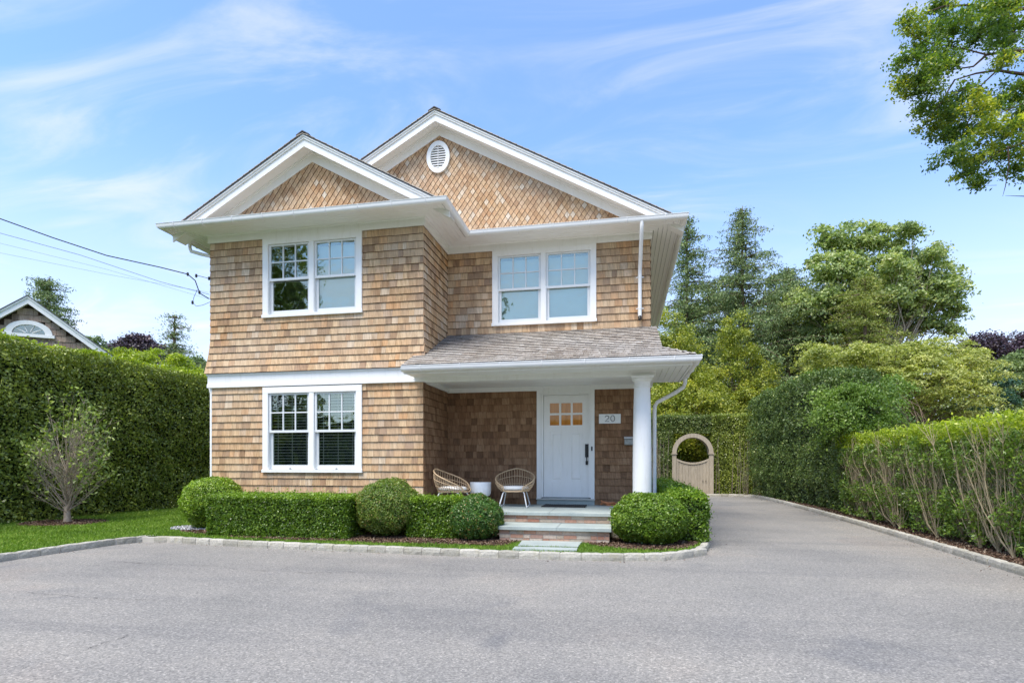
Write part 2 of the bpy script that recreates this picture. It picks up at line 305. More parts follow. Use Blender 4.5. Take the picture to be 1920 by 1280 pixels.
class MB:
    """collects faces in world coordinates"""
    def __init__(s): s.v = []; s.f = []; s.r = []; s.sm = False
    def add(s, vs, fs, r=None):
        b = len(s.v); s.v += [tuple(q) for q in vs]; s.f += [tuple(i + b for i in q) for q in fs]
        rr = random.random() if r is None else r; s.r += [rr] * len(fs)
    def box(s, x0, x1, y0, y1, z0, z1, r=None):
        s.add([(x0, y0, z0), (x1, y0, z0), (x1, y1, z0), (x0, y1, z0), (x0, y0, z1), (x1, y0, z1), (x1, y1, z1), (x0, y1, z1)],
              [(0, 3, 2, 1), (4, 5, 6, 7), (0, 1, 5, 4), (1, 2, 6, 5), (2, 3, 7, 6), (3, 0, 4, 7)], r)
    def cbox(s, x0, x1, y0, y1, z0, z1, c=.006, r=None):
        """box with small chamfers on its front and top edges"""
        m = bevel_box(x1 - x0, y1 - y0, z1 - z0, c)
        s.add([(x0 + v[0], y0 + v[1], z0 + v[2]) for v in m[0]], m[1], r)
    def prism(s, poly, axis, a, b, r=None):
        """poly: 2-D points; axis 'y' extrudes (x,z) from y=a to b; 'x' extrudes (y,z); 'z' extrudes (x,y)"""
        n = len(poly)
        f = {'y': lambda p, t: (p[0], t, p[1]), 'x': lambda p, t: (t, p[0], p[1]), 'z': lambda p, t: (p[0], p[1], t)}[axis]
        vs = [f(p, a) for p in poly] + [f(p, b) for p in poly]
        fs = [tuple(range(n)), tuple(range(2 * n - 1, n - 1, -1))] + [(i, i + n, (i + 1) % n + n, (i + 1) % n) for i in range(n)]
        s.add(vs, fs, r)
    def quad(s, a, b, c, d, r=None): s.add([a, b, c, d], [(0, 1, 2, 3)], r)
    def tube(s, pts, rad, n=8, cap=True, r=None):
        pts = [Vector(p) for p in pts]; k = len(pts)
        rad = rad if isinstance(rad, (list, tuple)) else [rad] * k
        vs = []; up = None
        for i, p in enumerate(pts):
            d = (pts[min(i + 1, k - 1)] - pts[max(i - 1, 0)]).normalized()
            if up is None:
                up = Vector((0, 0, 1)) if abs(d.z) < .9 else Vector((1, 0, 0))
            u = (up - d * up.dot(d))
            if u.length < 1e-5: u = d.orthogonal()
            u.normalize(); up = u; w_ = d.cross(u)
            for j in range(n):
                a = 2 * math.pi * j / n; vs.append(p + (u * math.cos(a) + w_ * math.sin(a)) * rad[i])
        fs = [(i * n + j, i * n + (j + 1) % n, (i + 1) * n + (j + 1) % n, (i + 1) * n + j) for i in range(k - 1) for j in range(n)]
        if cap: fs += [tuple(range(n - 1, -1, -1)), tuple((k - 1) * n + j for j in range(n))]
        s.add(vs, fs, r)
    def lathe(s, c, prof, n=24, r=None):
        vs = [(c[0] + q[0] * math.cos(2 * math.pi * j / n), c[1] + q[0] * math.sin(2 * math.pi * j / n), c[2] + q[1]) for q in prof for j in range(n)]
        k = len(prof); fs = [(i * n + j, i * n + (j + 1) % n, (i + 1) * n + (j + 1) % n, (i + 1) * n + j) for i in range(k - 1) for j in range(n)]
        fs += [tuple(range(n - 1, -1, -1)), tuple((k - 1) * n + j for j in range(n))]
        s.add(vs, fs, r)
    def build(s, name, mat, parent=None, loc=None, kind=None, smooth=False):
        o0 = Vector(loc) if loc is not None else (WLOC[parent] if parent else Vector((0, 0, 0)))
        me = bpy.data.meshes.new(name)
        me.from_pydata([(v[0] - o0.x, v[1] - o0.y, v[2] - o0.z) for v in s.v], [], s.f)
        a = me.attributes.new('rnd', 'FLOAT', 'FACE'); a.data.foreach_set('value', s.r)
        if smooth:
            me.polygons.foreach_set('use_smooth', [True] * len(s.f))
            try: me.set_sharp_from_angle(angle=math.radians(40))
            except Exception: pass
        me.update()
        return link(name, me, mat, parent, o0, kind)
def bevel_box(w_, d, h, c):
    x = [0, c, w_ - c, w_]
    vs = []; 
    # octagonal-ish block: bottom ring full, top ring inset
    vs = [(0, 0, 0), (w_, 0, 0), (w_, d, 0), (0, d, 0), (0, 0, h - c), (w_, 0, h - c), (w_, d, h - c), (0, d, h - c),
          (c, c, h), (w_ - c, c, h), (w_ - c, d - c, h), (c, d - c, h)]
    fs = [(0, 3, 2, 1), (0, 1, 5, 4), (1, 2, 6, 5), (2, 3, 7, 6), (3, 0, 4, 7), (4, 5, 9, 8), (5, 6, 10, 9), (6, 7, 11, 10), (7, 4, 8, 11), (8, 9, 10, 11)]
    return vs, fs
def sub(name, mat, parent, fn, kind=None, smooth=False):
    m = MB(); fn(m); return m.build(name, mat, parent, kind=kind, smooth=smooth)
def np_mesh(name, V, nper, rnd, mat, parent=None, kind='stuff', smooth=False):
    """V: (N*nper,3) world coords, faces of nper vertices"""
    nf = len(V) // nper; o0 = WLOC[parent] if parent else Vector((0, 0, 0))
    V = V - np.array(o0)
    me = bpy.data.meshes.new(name)
    me.vertices.add(len(V)); me.vertices.foreach_set('co', V.astype(np.float32).ravel())
    me.loops.add(len(V)); me.loops.foreach_set('vertex_index', np.arange(len(V), dtype=np.int32))
    me.polygons.add(nf); me.polygons.foreach_set('loop_start', np.arange(0, len(V), nper, dtype=np.int32))
    me.update(calc_edges=True)
    a = me.attributes.new('rnd', 'FLOAT', 'FACE'); a.data.foreach_set('value', np.clip(rnd, 0, 1).astype(np.float32))
    o = link(name, me, mat, parent, o0, kind); return o
def unit(a): return a / np.maximum(np.linalg.norm(a, axis=1, keepdims=True), 1e-9)
def leaf_quads(C, nrm, size, asp=.55, rand=.9, droop=0.):
    n = len(C); R = RNG.normal(size=(n, 3))
    nn = unit(nrm + rand * R) if nrm is not None else unit(R)
    t = RNG.normal(size=(n, 3)); t[:, 2] -= droop; t = unit(t - nn * (t * nn).sum(1, keepdims=True)); b = np.cross(nn, t)
    s = (size * RNG.uniform(.6, 1.3, n))[:, None]
    return np.stack([C - t * s * .5, C + b * s * asp * .5 + t * s * .05, C + t * s * .5, C - b * s * asp * .5 + t * s * .05], 1).reshape(-1, 3)
def wob(P, f=1., seed=0.):
    x, y, z = P[:, 0] * f + seed, P[:, 1] * f + seed * 1.7, P[:, 2] * f - seed
    return (np.sin(x * 2.1 + np.sin(y * 1.7)) + np.sin(y * 2.7 + np.sin(z * 2.3) * 1.3) + np.sin(z * 3.1 + np.sin(x * 1.9) * 1.2) + .6 * np.sin(x * 5.3 + y * 4.1 + z * 6.7)) / 3.6
def foliage(name, parent, C, nrm, size, mat, asp=.55, rand=.9, droop=0., rs=None):
    r = RNG.uniform(0, 1, len(C)) if rs is None else rs
    return np_mesh(name, leaf_quads(C, nrm, size, asp, rand, droop), 4, r, mat, parent)

# ------------------------------------------------------------------ ground
def sheet(name, poly, z, mat, kind='structure', parent=None):
    m = MB(); m.add([(x, y, z) for x, y in poly], [tuple(range(len(poly)))]); o = m.build(name, mat, parent); o['kind'] = kind; return o
sheet('ground', [(-900, -900), (900, -900), (900, 900), (-900, 900)], -.03, TURF)
DRIVE = sheet('driveway', [(-9.2, -8), (6.1, -8), (6.1, 24.5), (.5, 24.5), (.5, 9.5), (-9.2, 9.5)], 0, ASPHALT)
# kerb line of the front island (face at asphalt level)
KL = [(-8.3, -5), (-8.27, 6.09), (-8.22, 7.0), (-8.16, 7.7), (-8.0, 8.08), (-7.6, 8.13), (-6.91, 8.04), (-5.64, 7.89), (-4.24, 7.81), (-2.79, 7.74), (-1.81, 7.70), (-.76, 7.70), (-.17, 7.74), (.37, 7.86), (.75, 8.04), (1.05, 8.35), (1.25, 8.8), (1.36, 9.3), (1.46, 10.2), (1.5, 12), (1.52, 24)]
KR = [(4.63, -3), (4.63, 5.5), (4.66, 7.64), (4.78, 9.6), (5.01, 13.5), (5.16, 17.0), (5.24, 20.5), (5.24, 22.9), (5.05, 23.7), (4.5, 24.0), (1.7, 23.9)]
def resample(pts, step):
    P = [Vector((x, y, 0)) for x, y in pts]; out = [P[0]]; acc = 0; tgt = step; cum = 0
    segs = [(P[i], P[i + 1], (P[i + 1] - P[i]).length) for i in range(len(P) - 1)]; tot = sum(s[2] for s in segs)
    res = []; d = 0
    while d < tot:
        q = d
        for a, b, l in segs:
            if q <= l: res.append((a.lerp(b, q / l), (b - a).normalized())); break
            q -= l
        d += step
    return res
def off(pts, o):
    out = []
    for i, p in enumerate(pts):
        a = Vector(pts[max(i - 1, 0)]); b = Vector(pts[min(i + 1, len(pts) - 1)]); t = (b - a).normalized(); n = Vector((-t.y, t.x)); out.append((p[0] + n.x * o, p[1] + n.y * o))
    return out
def kerb_block(seed):
    rg = random.Random(seed); m = MB(); L_, W_, H_ = 1, .105, .135
    nx = 4; xs = [-.5 + i / nx for i in range(nx + 1)]
    prof = [(0, -.02), (-.005, .045), (0, .090), (.012, .102), (.092, .102), (.105, .09), (.105, -.02)]
    vs = []; 
    for i, x in enumerate(xs):
        ins = .005 if i in (0, nx) else 0
        for j, (y, z) in enumerate(prof):
            jy, jz = rg.uniform(-.004, .004), rg.uniform(-.003, .003)
            vs.append((x, y + jy + (ins if y < .05 else -ins), z + jz - (ins * .8 if z > .05 else 0)))
    k = len(prof); fs = [(i * k + j, (i + 1) * k + j, (i + 1) * k + j + 1, i * k + j + 1) for i in range(nx) for j in range(k - 1)]
    fs += [tuple(range(k)), tuple(nx * k + j for j in range(k - 1, -1, -1))]
    me = bpy.data.meshes.new('kerb_stone'); me.from_pydata(vs, [], fs)
    a = me.attributes.new('rnd', 'FLOAT', 'FACE'); a.data.foreach_set('value', [rg.random()] * len(fs)); me.materials.append(GRANITE); return me
KB = [kerb_block(i) for i in range(8)]
def kerb(name, pts, step, side, label, ylim):
    root = empty(name, (pts[0][0], pts[0][1], 0)); root['kind'] = 'structure'; root['label'] = label
    mb = MB()
    for p, t in resample(pts, step):
        if p.y < ylim: continue
        me = random.choice(KB); o = bpy.data.objects.new('kerb_stone', me); COL.objects.link(o); o.parent = root
        ang = math.atan2(t.y, t.x) + random.uniform(-.02, .02)
        c = p + t * step * .5
        sx_ = step * random.uniform(.945, .985)
        if side < 0: M_w = Matrix.Translation((c.x, c.y, 0)) @ Matrix.Rotation(ang + math.pi, 4, 'Z')
        else: M_w = Matrix.Translation((c.x, c.y, 0)) @ Matrix.Rotation(ang, 4, 'Z')
        M_w = M_w @ Matrix.Diagonal((sx_, 1, random.uniform(.97, 1.02), 1))
        o.matrix_local = Matrix.Translation(-WLOC[root]) @ M_w
    inner = off(pts, .012 * side); outer = off(pts, .098 * side)
    for i in range(len(pts) - 1):
        mb.quad((*inner[i], .085), (*inner[i + 1], .085), (*outer[i + 1], .085), (*outer[i], .085))
        mb.quad((*inner[i], -.01), (*inner[i + 1], -.01), (*inner[i + 1], .085), (*inner[i], .085))
    mb.build('kerb_mortar', MORTAR, root)
    return root
kerb('front_kerb', KL, .29, 1, 'granite block kerb round the lawn and planting bed in front of the house', 4.0)
kerb('right_kerb', KR, .30, -1, 'granite block kerb along the ragged hedge on the right of the drive', 4.0)
ISL = off(KL, .1)
LAWNP = ISL + [(1.4, 40), (-60, 40), (-60, -5)]
m = MB(); m.add([(x, y, .095) for x, y in LAWNP], [tuple(range(len(LAWNP)))]); lo = m.build('lawn_ground', TURF); lo['kind'] = 'structure'
RSOIL = off(KR, -.1)
m = MB(); pl = RSOIL + [(1.7, 60), (60, 60), (60, -3)]
m.add([(x, y, .07) for x, y in pl], [tuple(range(len(pl)))]); o = m.build('planting_soil', SOIL); o['kind'] = 'structure'
BED = [(-8.15, 9.3), (-7.9, 8.82), (-6.94, 8.42), (-6.16, 8.24), (-5.1, 8.15), (-3.98, 8.13), (-2.94, 8.16), (-1.75, 8.18), (-1.56, 8.82), (-.6, 8.84), (-.35, 8.45), (.15, 8.2), (.55, 8.22), (.86, 8.42), (1.1, 8.8), (1.22, 9.3), (1.34, 10.2), (1.38, 12), (1.38, 22), (-8.15, 22)]
m = MB(); m.add([(x, y, .100) for x, y in BED], [tuple(range(len(BED)))]); o = m.build('planting_bed', SOIL); o['kind'] = 'structure'
def inpoly(P, poly):
    x, y = P[:, 0], P[:, 1]; ins = np.zeros(len(P), bool); n = len(poly)
    for i in range(n):
        x1, y1 = poly[i]; x2, y2 = poly[(i + 1) % n]
        c = ((y1 > y) != (y2 > y)) & (x < (x2 - x1) * (y - y1) / (y2 - y1 + 1e-12) + x1); ins ^= c
    return ins
RINGC = (-11.44, 9.62)
def ringmask(P): return ((P[:, 0] - RINGC[0]) / .80) ** 2 + ((P[:, 1] - RINGC[1]) / .62) ** 2 + .15 * np.sin(7 * np.arctan2(P[:, 1] - RINGC[1], P[:, 0] - RINGC[0])) < 1
ring = [(RINGC[0] + .86 * math.cos(a) * (1 + .06 * math.sin(3 * a)), RINGC[1] + .68 * math.sin(a)) for a in np.linspace(0, 2 * math.pi, 28, endpoint=False)]
sheet('mulch_ring', ring, .104, SOIL)
PAVES = [[(-1.55, 8.73), (-.61, 8.80), (-.63, 8.20), (-1.52, 8.16)], [(-1.54, 8.06), (-.63, 8.11), (-.62, 7.86), (-1.53, 7.82)]]
# second paver reaches the kerb
def chips(name, n, poly, z, mat, smin, smax, extra=None, flat=.25):
    xs = [p[0] for p in poly]; ys = [p[1] for p in poly]
    P = np.stack([RNG.uniform(min(xs), max(xs), n), RNG.uniform(min(ys), max(ys), n), np.full(n, z)], 1); P = P[inpoly(P, poly)]
    if extra is not None: P = P[extra(P)]
    P[:, 2] += RNG.uniform(0, .014, len(P))
    nrm = np.tile([0, 0, 1.], (len(P), 1)); s = RNG.uniform(smin, smax, len(P))
    V = leaf_quads(P, nrm, 1.0 * s, flat * 2, .55)
    return np_mesh(name, V, 4, RNG.uniform(0, 1, len(P)), mat)
chips('mulch_chips', 60000, [(p[0], min(p[1], 9.9)) for p in BED], .104, CHIP, .012, .05, extra=lambda P: P[:, 1] < 10)
chips('ring_mulch_chips', 5200, ring, .108, CHIP, .012, .05)
chips('hedge_mulch_chips', 50000, [(4.73, 5), (4.9, 9.6), (5.1, 13.5), (5.3, 22), (6.2, 22), (6.2, 5)], .075, CHIP, .012, .055)
GRAVP = [(-8.46, 9.22), (-8.25, 8.98), (-7.85, 8.93), (-7.55, 9.0), (-7.4, 9.4), (-8.0, 9.6), (-8.4, 9.5)]
chips('pale_gravel_patch', 5000, GRAVP, .112, PEB, .015, .035, flat=.5)
def litter(name, pts, n, side, label=None):
    P = []
    R_ = resample(pts, .05)
    for _ in range(n):
        p, t = random.choice(R_); nn = Vector((-t.y, t.x, 0)) * side; q = p + nn * (-abs(random.gauss(0, .16)) - .01); P.append((q.x, q.y, .005 + random.uniform(0, .004)))
    P = np.array(P); P = P[P[:, 1] > 4]
    return np_mesh(name, leaf_quads(P, np.tile([0, 0, 1.], (len(P), 1)), np.full(len(P), .022) * RNG.uniform(.4, 1.3, len(P)), .6, .35), 4, RNG.uniform(.3, 1, len(P)), CHIP)
tag(litter('fallen_leaves', KR, 900, -1), 'dry leaf litter and bark crumbs along the right kerb', 'leaf litter')
tag(litter('fallen_leaves', KL, 500, 1), 'dry leaf litter and bark crumbs along the front kerb', 'leaf litter')
# ------------------------------------------------------------------ grass
def grass():
    n = 420000
    P = np.stack([RNG.uniform(-13.2, 1.4, n), RNG.uniform(5.2, 15, n), np.full(n, .095)], 1)
    dist = np.hypot(P[:, 0], P[:, 1]); keep = RNG.uniform(0, 1, n) < np.clip((10 / dist) ** 1.3, 0, 1)
    P = P[keep]; P = P[inpoly(P, ISL + [(1.4, 15), (-60, 15), (-60, -5)])]
    edge = P + np.stack([wob(P, 6) * .05, wob(P, 5, 2) * .05, np.zeros(len(P))], 1)
    P = P[~inpoly(edge, BED) & ~ringmask(P) & ~inpoly(P, GRAVP)]
    for pv in PAVES: P = P[~inpoly(P, pv)]
    P = P[~((P[:, 0] < -8.3) & (P[:, 0] > -8.19))]
    n = len(P); h = RNG.uniform(.02, .045, n) * (1 + .3 * wob(P, 2)); a = RNG.uniform(0, 2 * np.pi, n); wd = RNG.uniform(.0035, .007, n) * np.clip(np.hypot(P[:, 0], P[:, 1]) / 8, 1, 1.8)
    t = np.stack([np.cos(a), np.sin(a), np.zeros(n)], 1); lean = RNG.normal(0, .5, (n, 2)) * h[:, None]
    tip = P + np.stack([lean[:, 0], lean[:, 1], h], 1)
    V = np.stack([P - t * wd[:, None], P + t * wd[:, None], tip], 1).reshape(-1, 3)
    o = np_mesh('lawn_grass', V, 3, np.clip(RNG.normal(.45, .24, n) + .2 * wob(P, 1.3), 0, 1), GRASSM)
    tag(o, 'mown green grass of the lawn and the strip behind the kerb', 'grass')
grass()
# cracks in the asphalt
def G(px, py, z=0.0):
    d = (CZ - z) * F / (py - HY); r = (px - 960) / F * d; return Vector((r * CT - d * ST, r * ST + d * CT, z))
for pts in ([(206, 1051.7), (290, 1057.3), (377, 1060), (413, 1062), (447, 1068), (533, 1071), (583, 1073.5), (633, 1072.7)], [(50, 1110), (117, 1115), (150, 1120), (233, 1122.7), (293, 1125)], [(560, 1074), (640, 1073), (760, 1069), (830, 1067), (900, 1070)], [(147, 1223), (190, 1206.7), (247, 1189)]):
    P = []; 
    for a, b in zip(pts[:-1], pts[1:]):
        a = G(*a); b = G(*b)
        for k in range(14): P.append(a.lerp(b, k / 14) + Vector((random.uniform(-.012, .012), random.uniform(-.012, .012), 0)))
    m = MB(); wds = [abs(random.gauss(0, .0022)) + .0008 for _ in P]
    for i in range(len(P) - 1):
        if random.random() < .22: continue
        t = (P[i + 1] - P[i]).normalized(); nrm = Vector((-t.y, t.x, 0))
        m.quad(P[i] - nrm * wds[i] + Vector((0, 0, .004)), P[i + 1] - nrm * wds[i + 1] + Vector((0, 0, .004)), P[i + 1] + nrm * wds[i + 1] + Vector((0, 0, .004)), P[i] + nrm * wds[i] + Vector((0, 0, .004)))
    o = m.build('asphalt_crack', CRACK, DRIVE)
pth = empty('stepping_path', (-1.1, 8.3, .1)); pth['kind'] = 'structure'
for pv in PAVES:
    m = MB(); m.prism(pv, 'z', .06, .118); m.build('paving_stone', BLUEST, pth)

# ------------------------------------------------------------------ THE HOUSE
XL, XC, XR = -7.963, -3.56, .527
YF, YB, YE = 9.68, 11.12, 19.0
ZW = 5.66; EXP = .137
house = empty('shingled_house', ((XL + XR) / 2, YF, 0), 'two storey cedar shingled house with white trim, twin gables and open corner porch', 'house')
def flare(z): return .07 * max(0, (3.78 - z) / .69) ** 1.6 if z < 3.78 else 0
WIN = [(-6.80, -4.742, 4.138, ZW - .001, YF, 'shade_tree'), (-6.80, -4.742, 1.165, 2.80, YF, 'blind'), (-2.59, -.494, 4.126, ZW - .001, YB, 'shade')]
DOORX = (-1.674, -.528)
def wall_grid(name, x0, x1, y, z0, z1, holes, mat, thick=.05, parent=house):
    xs = sorted({x0, x1, *[h[0] for h in holes], *[h[1] for h in holes]}); zs = sorted({z0, z1, *[h[2] for h in holes], *[h[3] for h in holes]})
    m = MB()
    for a, b in zip(xs[:-1], xs[1:]):
        for c, d in zip(zs[:-1], zs[1:]):
            cx, cz = (a + b) / 2, (c + d) / 2
            if any(h[0] < cx < h[1] and h[2] < cz < h[3] for h in holes) or not (x0 < cx < x1 and z0 < cz < z1): continue
            m.box(a, b, y, y + thick, c, d)
    return m.build(name, mat, parent)
IN = .06
wall_grid('wall', XL + .02, XC - .02, YF + .004, .05, 6.0, [(w_[0] + IN, w_[1] - IN, w_[2] + .03, w_[3] - .05) for w_ in WIN[:2]], FELT)
wall_grid('wall', XC - .02, XR - .02, YB + .004, .05, 6.0, [(WIN[2][0] + IN, WIN[2][1] - IN, WIN[2][2] + .03, WIN[2][3] - .05), (DOORX[0] + .06, DOORX[1] - .06, .6, 2.78)], FELT)
sub('wall', FELT, house, lambda m: m.box(XC - .054, XC - .004, YF + .06, YB + .05, .05, 6.0))
sub('wall', FELT, house, lambda m: (m.box(XL + .004, XL + .05, YF + .06, YE, .05, 6.0), m.box(XR - .05, XR - .004, YB + .06, YE, .05, 6.0), m.box(XL + .05, XR - .05, YE - .05, YE, .05, 6.0)))
# --- shingles
def unit_wedge(seed):
    rg = random.Random(seed); t, tt = .028, .006; j = rg.uniform(-.012, .012)
    vs = [(-.5, -t, j), (.5, -t, -j), (.5, 0, -j), (-.5, 0, j), (-.5, -tt, 1), (.5, -tt, 1), (.5, 0, 1), (-.5, 0, 1)]
    fs = [(0, 3, 2, 1), (4, 5, 6, 7), (0, 1, 5, 4), (1, 2, 6, 5), (2, 3, 7, 6), (3, 0, 4, 7)]
    return vs, fs
def unit_diamond(seed):
    t = .02
    vs = [(0, -t, 0), (.5, -.012, .5), (0, -.004, 1), (-.5, -.012, .5), (0, .002, 0), (.5, .002, .5), (0, .002, 1), (-.5, .002, .5)]
    fs = [(0, 1, 2, 3), (0, 4, 5, 1), (3, 7, 4, 0), (1, 5, 6, 2), (2, 6, 7, 3)]
    return vs, fs
END_SHADOW = plain('cedar_end_grain_shadow', (.085, .05, .03), .95, spec=.1, var=.3, sc_=30)  # dark end grain plus painted butt shadow, drawing the course lines
ROOF_END_SHADOW = plain('roof_end_grain_shadow', (.10, .092, .085), .95, spec=.1, var=.3, sc_=30)  # roof butts: end grain with the shadow under each course in its colour
def shingle_set(recs, fn, name, rest_name, mat, parent, limit=300, nvar=10, flat=False, end=None):
    """recs: list of (P, R, U, Nn, w, h)  Nn points out of the wall"""
    if flat:
        pass
    def sz(r):
        c = r[0] + r[2] * r[5] * .5; d = c.length; return r[4] * r[5] / d ** 2 * max(.05, abs(r[3].dot(c.normalized())))
    recs.sort(key=sz, reverse=True)
    meshes = []
    for i in range(nvar):
        vs, fs = fn(i); me = bpy.data.meshes.new(name); me.from_pydata(vs, [], fs)
        a = me.attributes.new('rnd', 'FLOAT', 'FACE'); a.data.foreach_set('value', [random.random()] * len(fs)); me.materials.append(mat); me.materials.append(end or END_SHADOW); meshes.append(me)
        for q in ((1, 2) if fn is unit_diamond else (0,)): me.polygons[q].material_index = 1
    for r in recs[:limit]:
        P, R, U, Nn, w_, h = r
        o = bpy.data.objects.new(name, random.choice(meshes)); COL.objects.link(o); o.parent = parent
        Mx = Matrix(((R.x * w_, -Nn.x, U.x * h, P.x), (R.y * w_, -Nn.y, U.y * h, P.y), (R.z * w_, -Nn.z, U.z * h, P.z), (0, 0, 0, 1)))
        o.matrix_local = Matrix.Translation(-WLOC[parent]) @ Mx
    m = MB()
    for i, r in enumerate(recs[limit:]):
        P, R, U, Nn, w_, h = r; vs, fs = fn(i % 50)
        m.add([P + R * (v[0] * w_) - Nn * v[1] + U * (v[2] * h) for v in vs], fs)
        # thickness runs outwards: v[1] is negative
    if m.v:
        o = m.build(rest_name, [mat, end or END_SHADOW], parent, kind='stuff'); nf = 5 if fn is unit_diamond else 6
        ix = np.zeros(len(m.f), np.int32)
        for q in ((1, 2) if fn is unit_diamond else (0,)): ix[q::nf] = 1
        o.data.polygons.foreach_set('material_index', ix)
# matrix column for thickness: unit y=-t must go outwards => column is -Nn
def rows(z_bot, z_top):
    z = z_top; out = []
    z = z_bot
    k = max(1, round((z_top - z_bot) / EXP)); e = (z_top - z_bot) / k
    return [(z_bot + i * e, e) for i in range(k)]
def split_row(a, b, holes_row, wmin=.075, wmax=.185):
    ivs = [(a, b)]
    for h0, h1 in holes_row:
        nv = []
        for p, q in ivs:
            if h1 <= p or h0 >= q: nv.append((p, q)); continue
            if h0 > p: nv.append((p, h0))
            if h1 < q: nv.append((h1, q))
        ivs = nv
    out = []
    for p, q in ivs:
        x = p
        while q - x > 1e-4:
            w_ = random.choice((random.uniform(wmin, wmax), random.uniform(.11, .17)))
            if q - x - w_ < wmin * .8: w_ = q - x
            out.append((x, w_)); x += w_
    return out
WR = []
V3 = Vector
def face_rows(kind, a, b, plane, z0, z1, holes):
    for z, e in rows(z0, z1):
        hr = [(h[0] + .02, h[1] - .02) for h in holes if h[2] - .0 < z + .01 and h[3] - .02 > z + .01]
        part = [h for h in holes if z + .01 <= h[2] < z + e + .012]
        f0, f1 = flare(z) * (z0 > 3), flare(z + e) * (z0 > 3)
        aa, bb = a, b
        if kind == 'front': aa = a - f0; bb = b + f0 * .9
        for x, w_ in split_row(aa, bb, hr):
            jz = random.uniform(-.002, .002); g = .0028
            if kind in ('front', 'back'):
                p0 = V3((x + w_ / 2, plane - f0, z + jz)); p1 = V3((x + w_ / 2, plane - f1, z + e)); R = V3((1, 0, 0))
            else:
                p0 = V3((plane + f0, x + w_ / 2, z + jz)); p1 = V3((plane + f1, x + w_ / 2, z + e)); R = V3((0, 1, 0))
            U = (p1 - p0); h = U.length; U = U / h; Nn = R.cross(U)
            for q in part:
                if x + w_ > q[0] and x < q[1]: h = min(h, q[2] + .03 - z - .012)
            WR.append((p0, R, U, Nn, w_ - g, h + .012))
T = 0.018
face_rows('front', XL - .012, XC + .012, YF, 3.09, ZW, [(w_[0], w_[1], w_[2], w_[3]) for w_ in WIN[:1]])
face_rows('front', XL + .03, XC + .012, YF, .10, 2.83, [(w_[0], w_[1], w_[2], w_[3]) for w_ in WIN[1:2]])
face_rows('back', XC + .012, XR + .01, YB, 3.98, ZW + .02, [WIN[2][:4]])
NSPLIT = len(WR)
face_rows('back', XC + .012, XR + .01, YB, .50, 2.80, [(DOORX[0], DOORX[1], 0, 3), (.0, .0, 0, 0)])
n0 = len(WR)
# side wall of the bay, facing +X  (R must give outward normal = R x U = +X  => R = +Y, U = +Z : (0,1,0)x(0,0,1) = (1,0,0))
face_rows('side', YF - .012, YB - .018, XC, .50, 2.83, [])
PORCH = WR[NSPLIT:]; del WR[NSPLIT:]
face_rows('side', YF - .012, YB - .018, XC, 3.22, ZW, [])
# front faces: R x U = (1,0,0)x(0,0,1) = (0,-1,0): outwards
shingle_set(WR, unit_wedge, 'wall_shingle', 'wall_shingle_field', WALLC, house)
SIDE = []
_k = WR; WR = SIDE
face_rows('side', YB - .01, YE, XR, .12, ZW, [])
face_rows('side', YF - .01, YE, XL, .12, 2.83, []); face_rows('side', YF - .01, YE, XL, 3.09, ZW, [])
SIDE = [(V3((2 * XL - P.x, P.y, P.z)) if P.x < -7 else P, -R if P.x < -7 else R, V3((-U.x, U.y, U.z)) if P.x < -7 else U, V3((-Nn.x, Nn.y, Nn.z)) if P.x < -7 else Nn, w_, h) for P, R, U, Nn, w_, h in SIDE]
WR = _k
shingle_set(SIDE, unit_wedge, 'side_wall_shingle', 'side_wall_shingle_field', WALLC, house, limit=0)
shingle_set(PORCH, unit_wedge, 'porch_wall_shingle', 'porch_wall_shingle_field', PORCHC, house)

# --- eaves: path(e) around the house
def hpath(e): return [(XL - e, YE), (XL - e, YF - e), (XC + e, YF - e), (XC + e, YB - e), (XR + e, YB - e), (XR + e, YE)]
def sweep(m, pathf, prof, close=False, caps=True):
    rings = [[(x, y, z) for x, y in pathf(e)] for e, z in prof]; k = len(rings[0]); vs = [v for r in rings for v in r]; n = len(rings)
    fs = [(i * k + j, i * k + j + 1, ((i + 1) % n) * k + j + 1, ((i + 1) % n) * k + j) for i in range(n if close else n - 1) for j in range(k - 1)]
    m.add(vs, fs)
def eave_trim(name_prefix, pathf, zb, parent, d0=.02):
    sub('frieze_board', WHITE, parent, lambda m: sweep(m, pathf, [(d0, zb), (.045, zb), (.045, zb + .125), (.058, zb + .135), (.07, zb + .155)]))
    # soffit boards
    edges = np.linspace(.07, .50, 6)
    for a, b in zip(edges[:-1], edges[1:]):
        sub('soffit_board', SOFFIT, parent, lambda m: sweep(m, pathf, [(a + .004, zb + .155), (a + .006, zb + .148), (b - .006, zb + .148), (b, zb + .155), (b, zb + .17)]))
    sub('fascia', WHITE, parent, lambda m: sweep(m, pathf, [(.50, zb + .16), (.50, zb + .125), (.525, zb + .125), (.525, zb + .235), (.50, zb + .235)]))
eave_trim('upper', hpath, ZW, house)
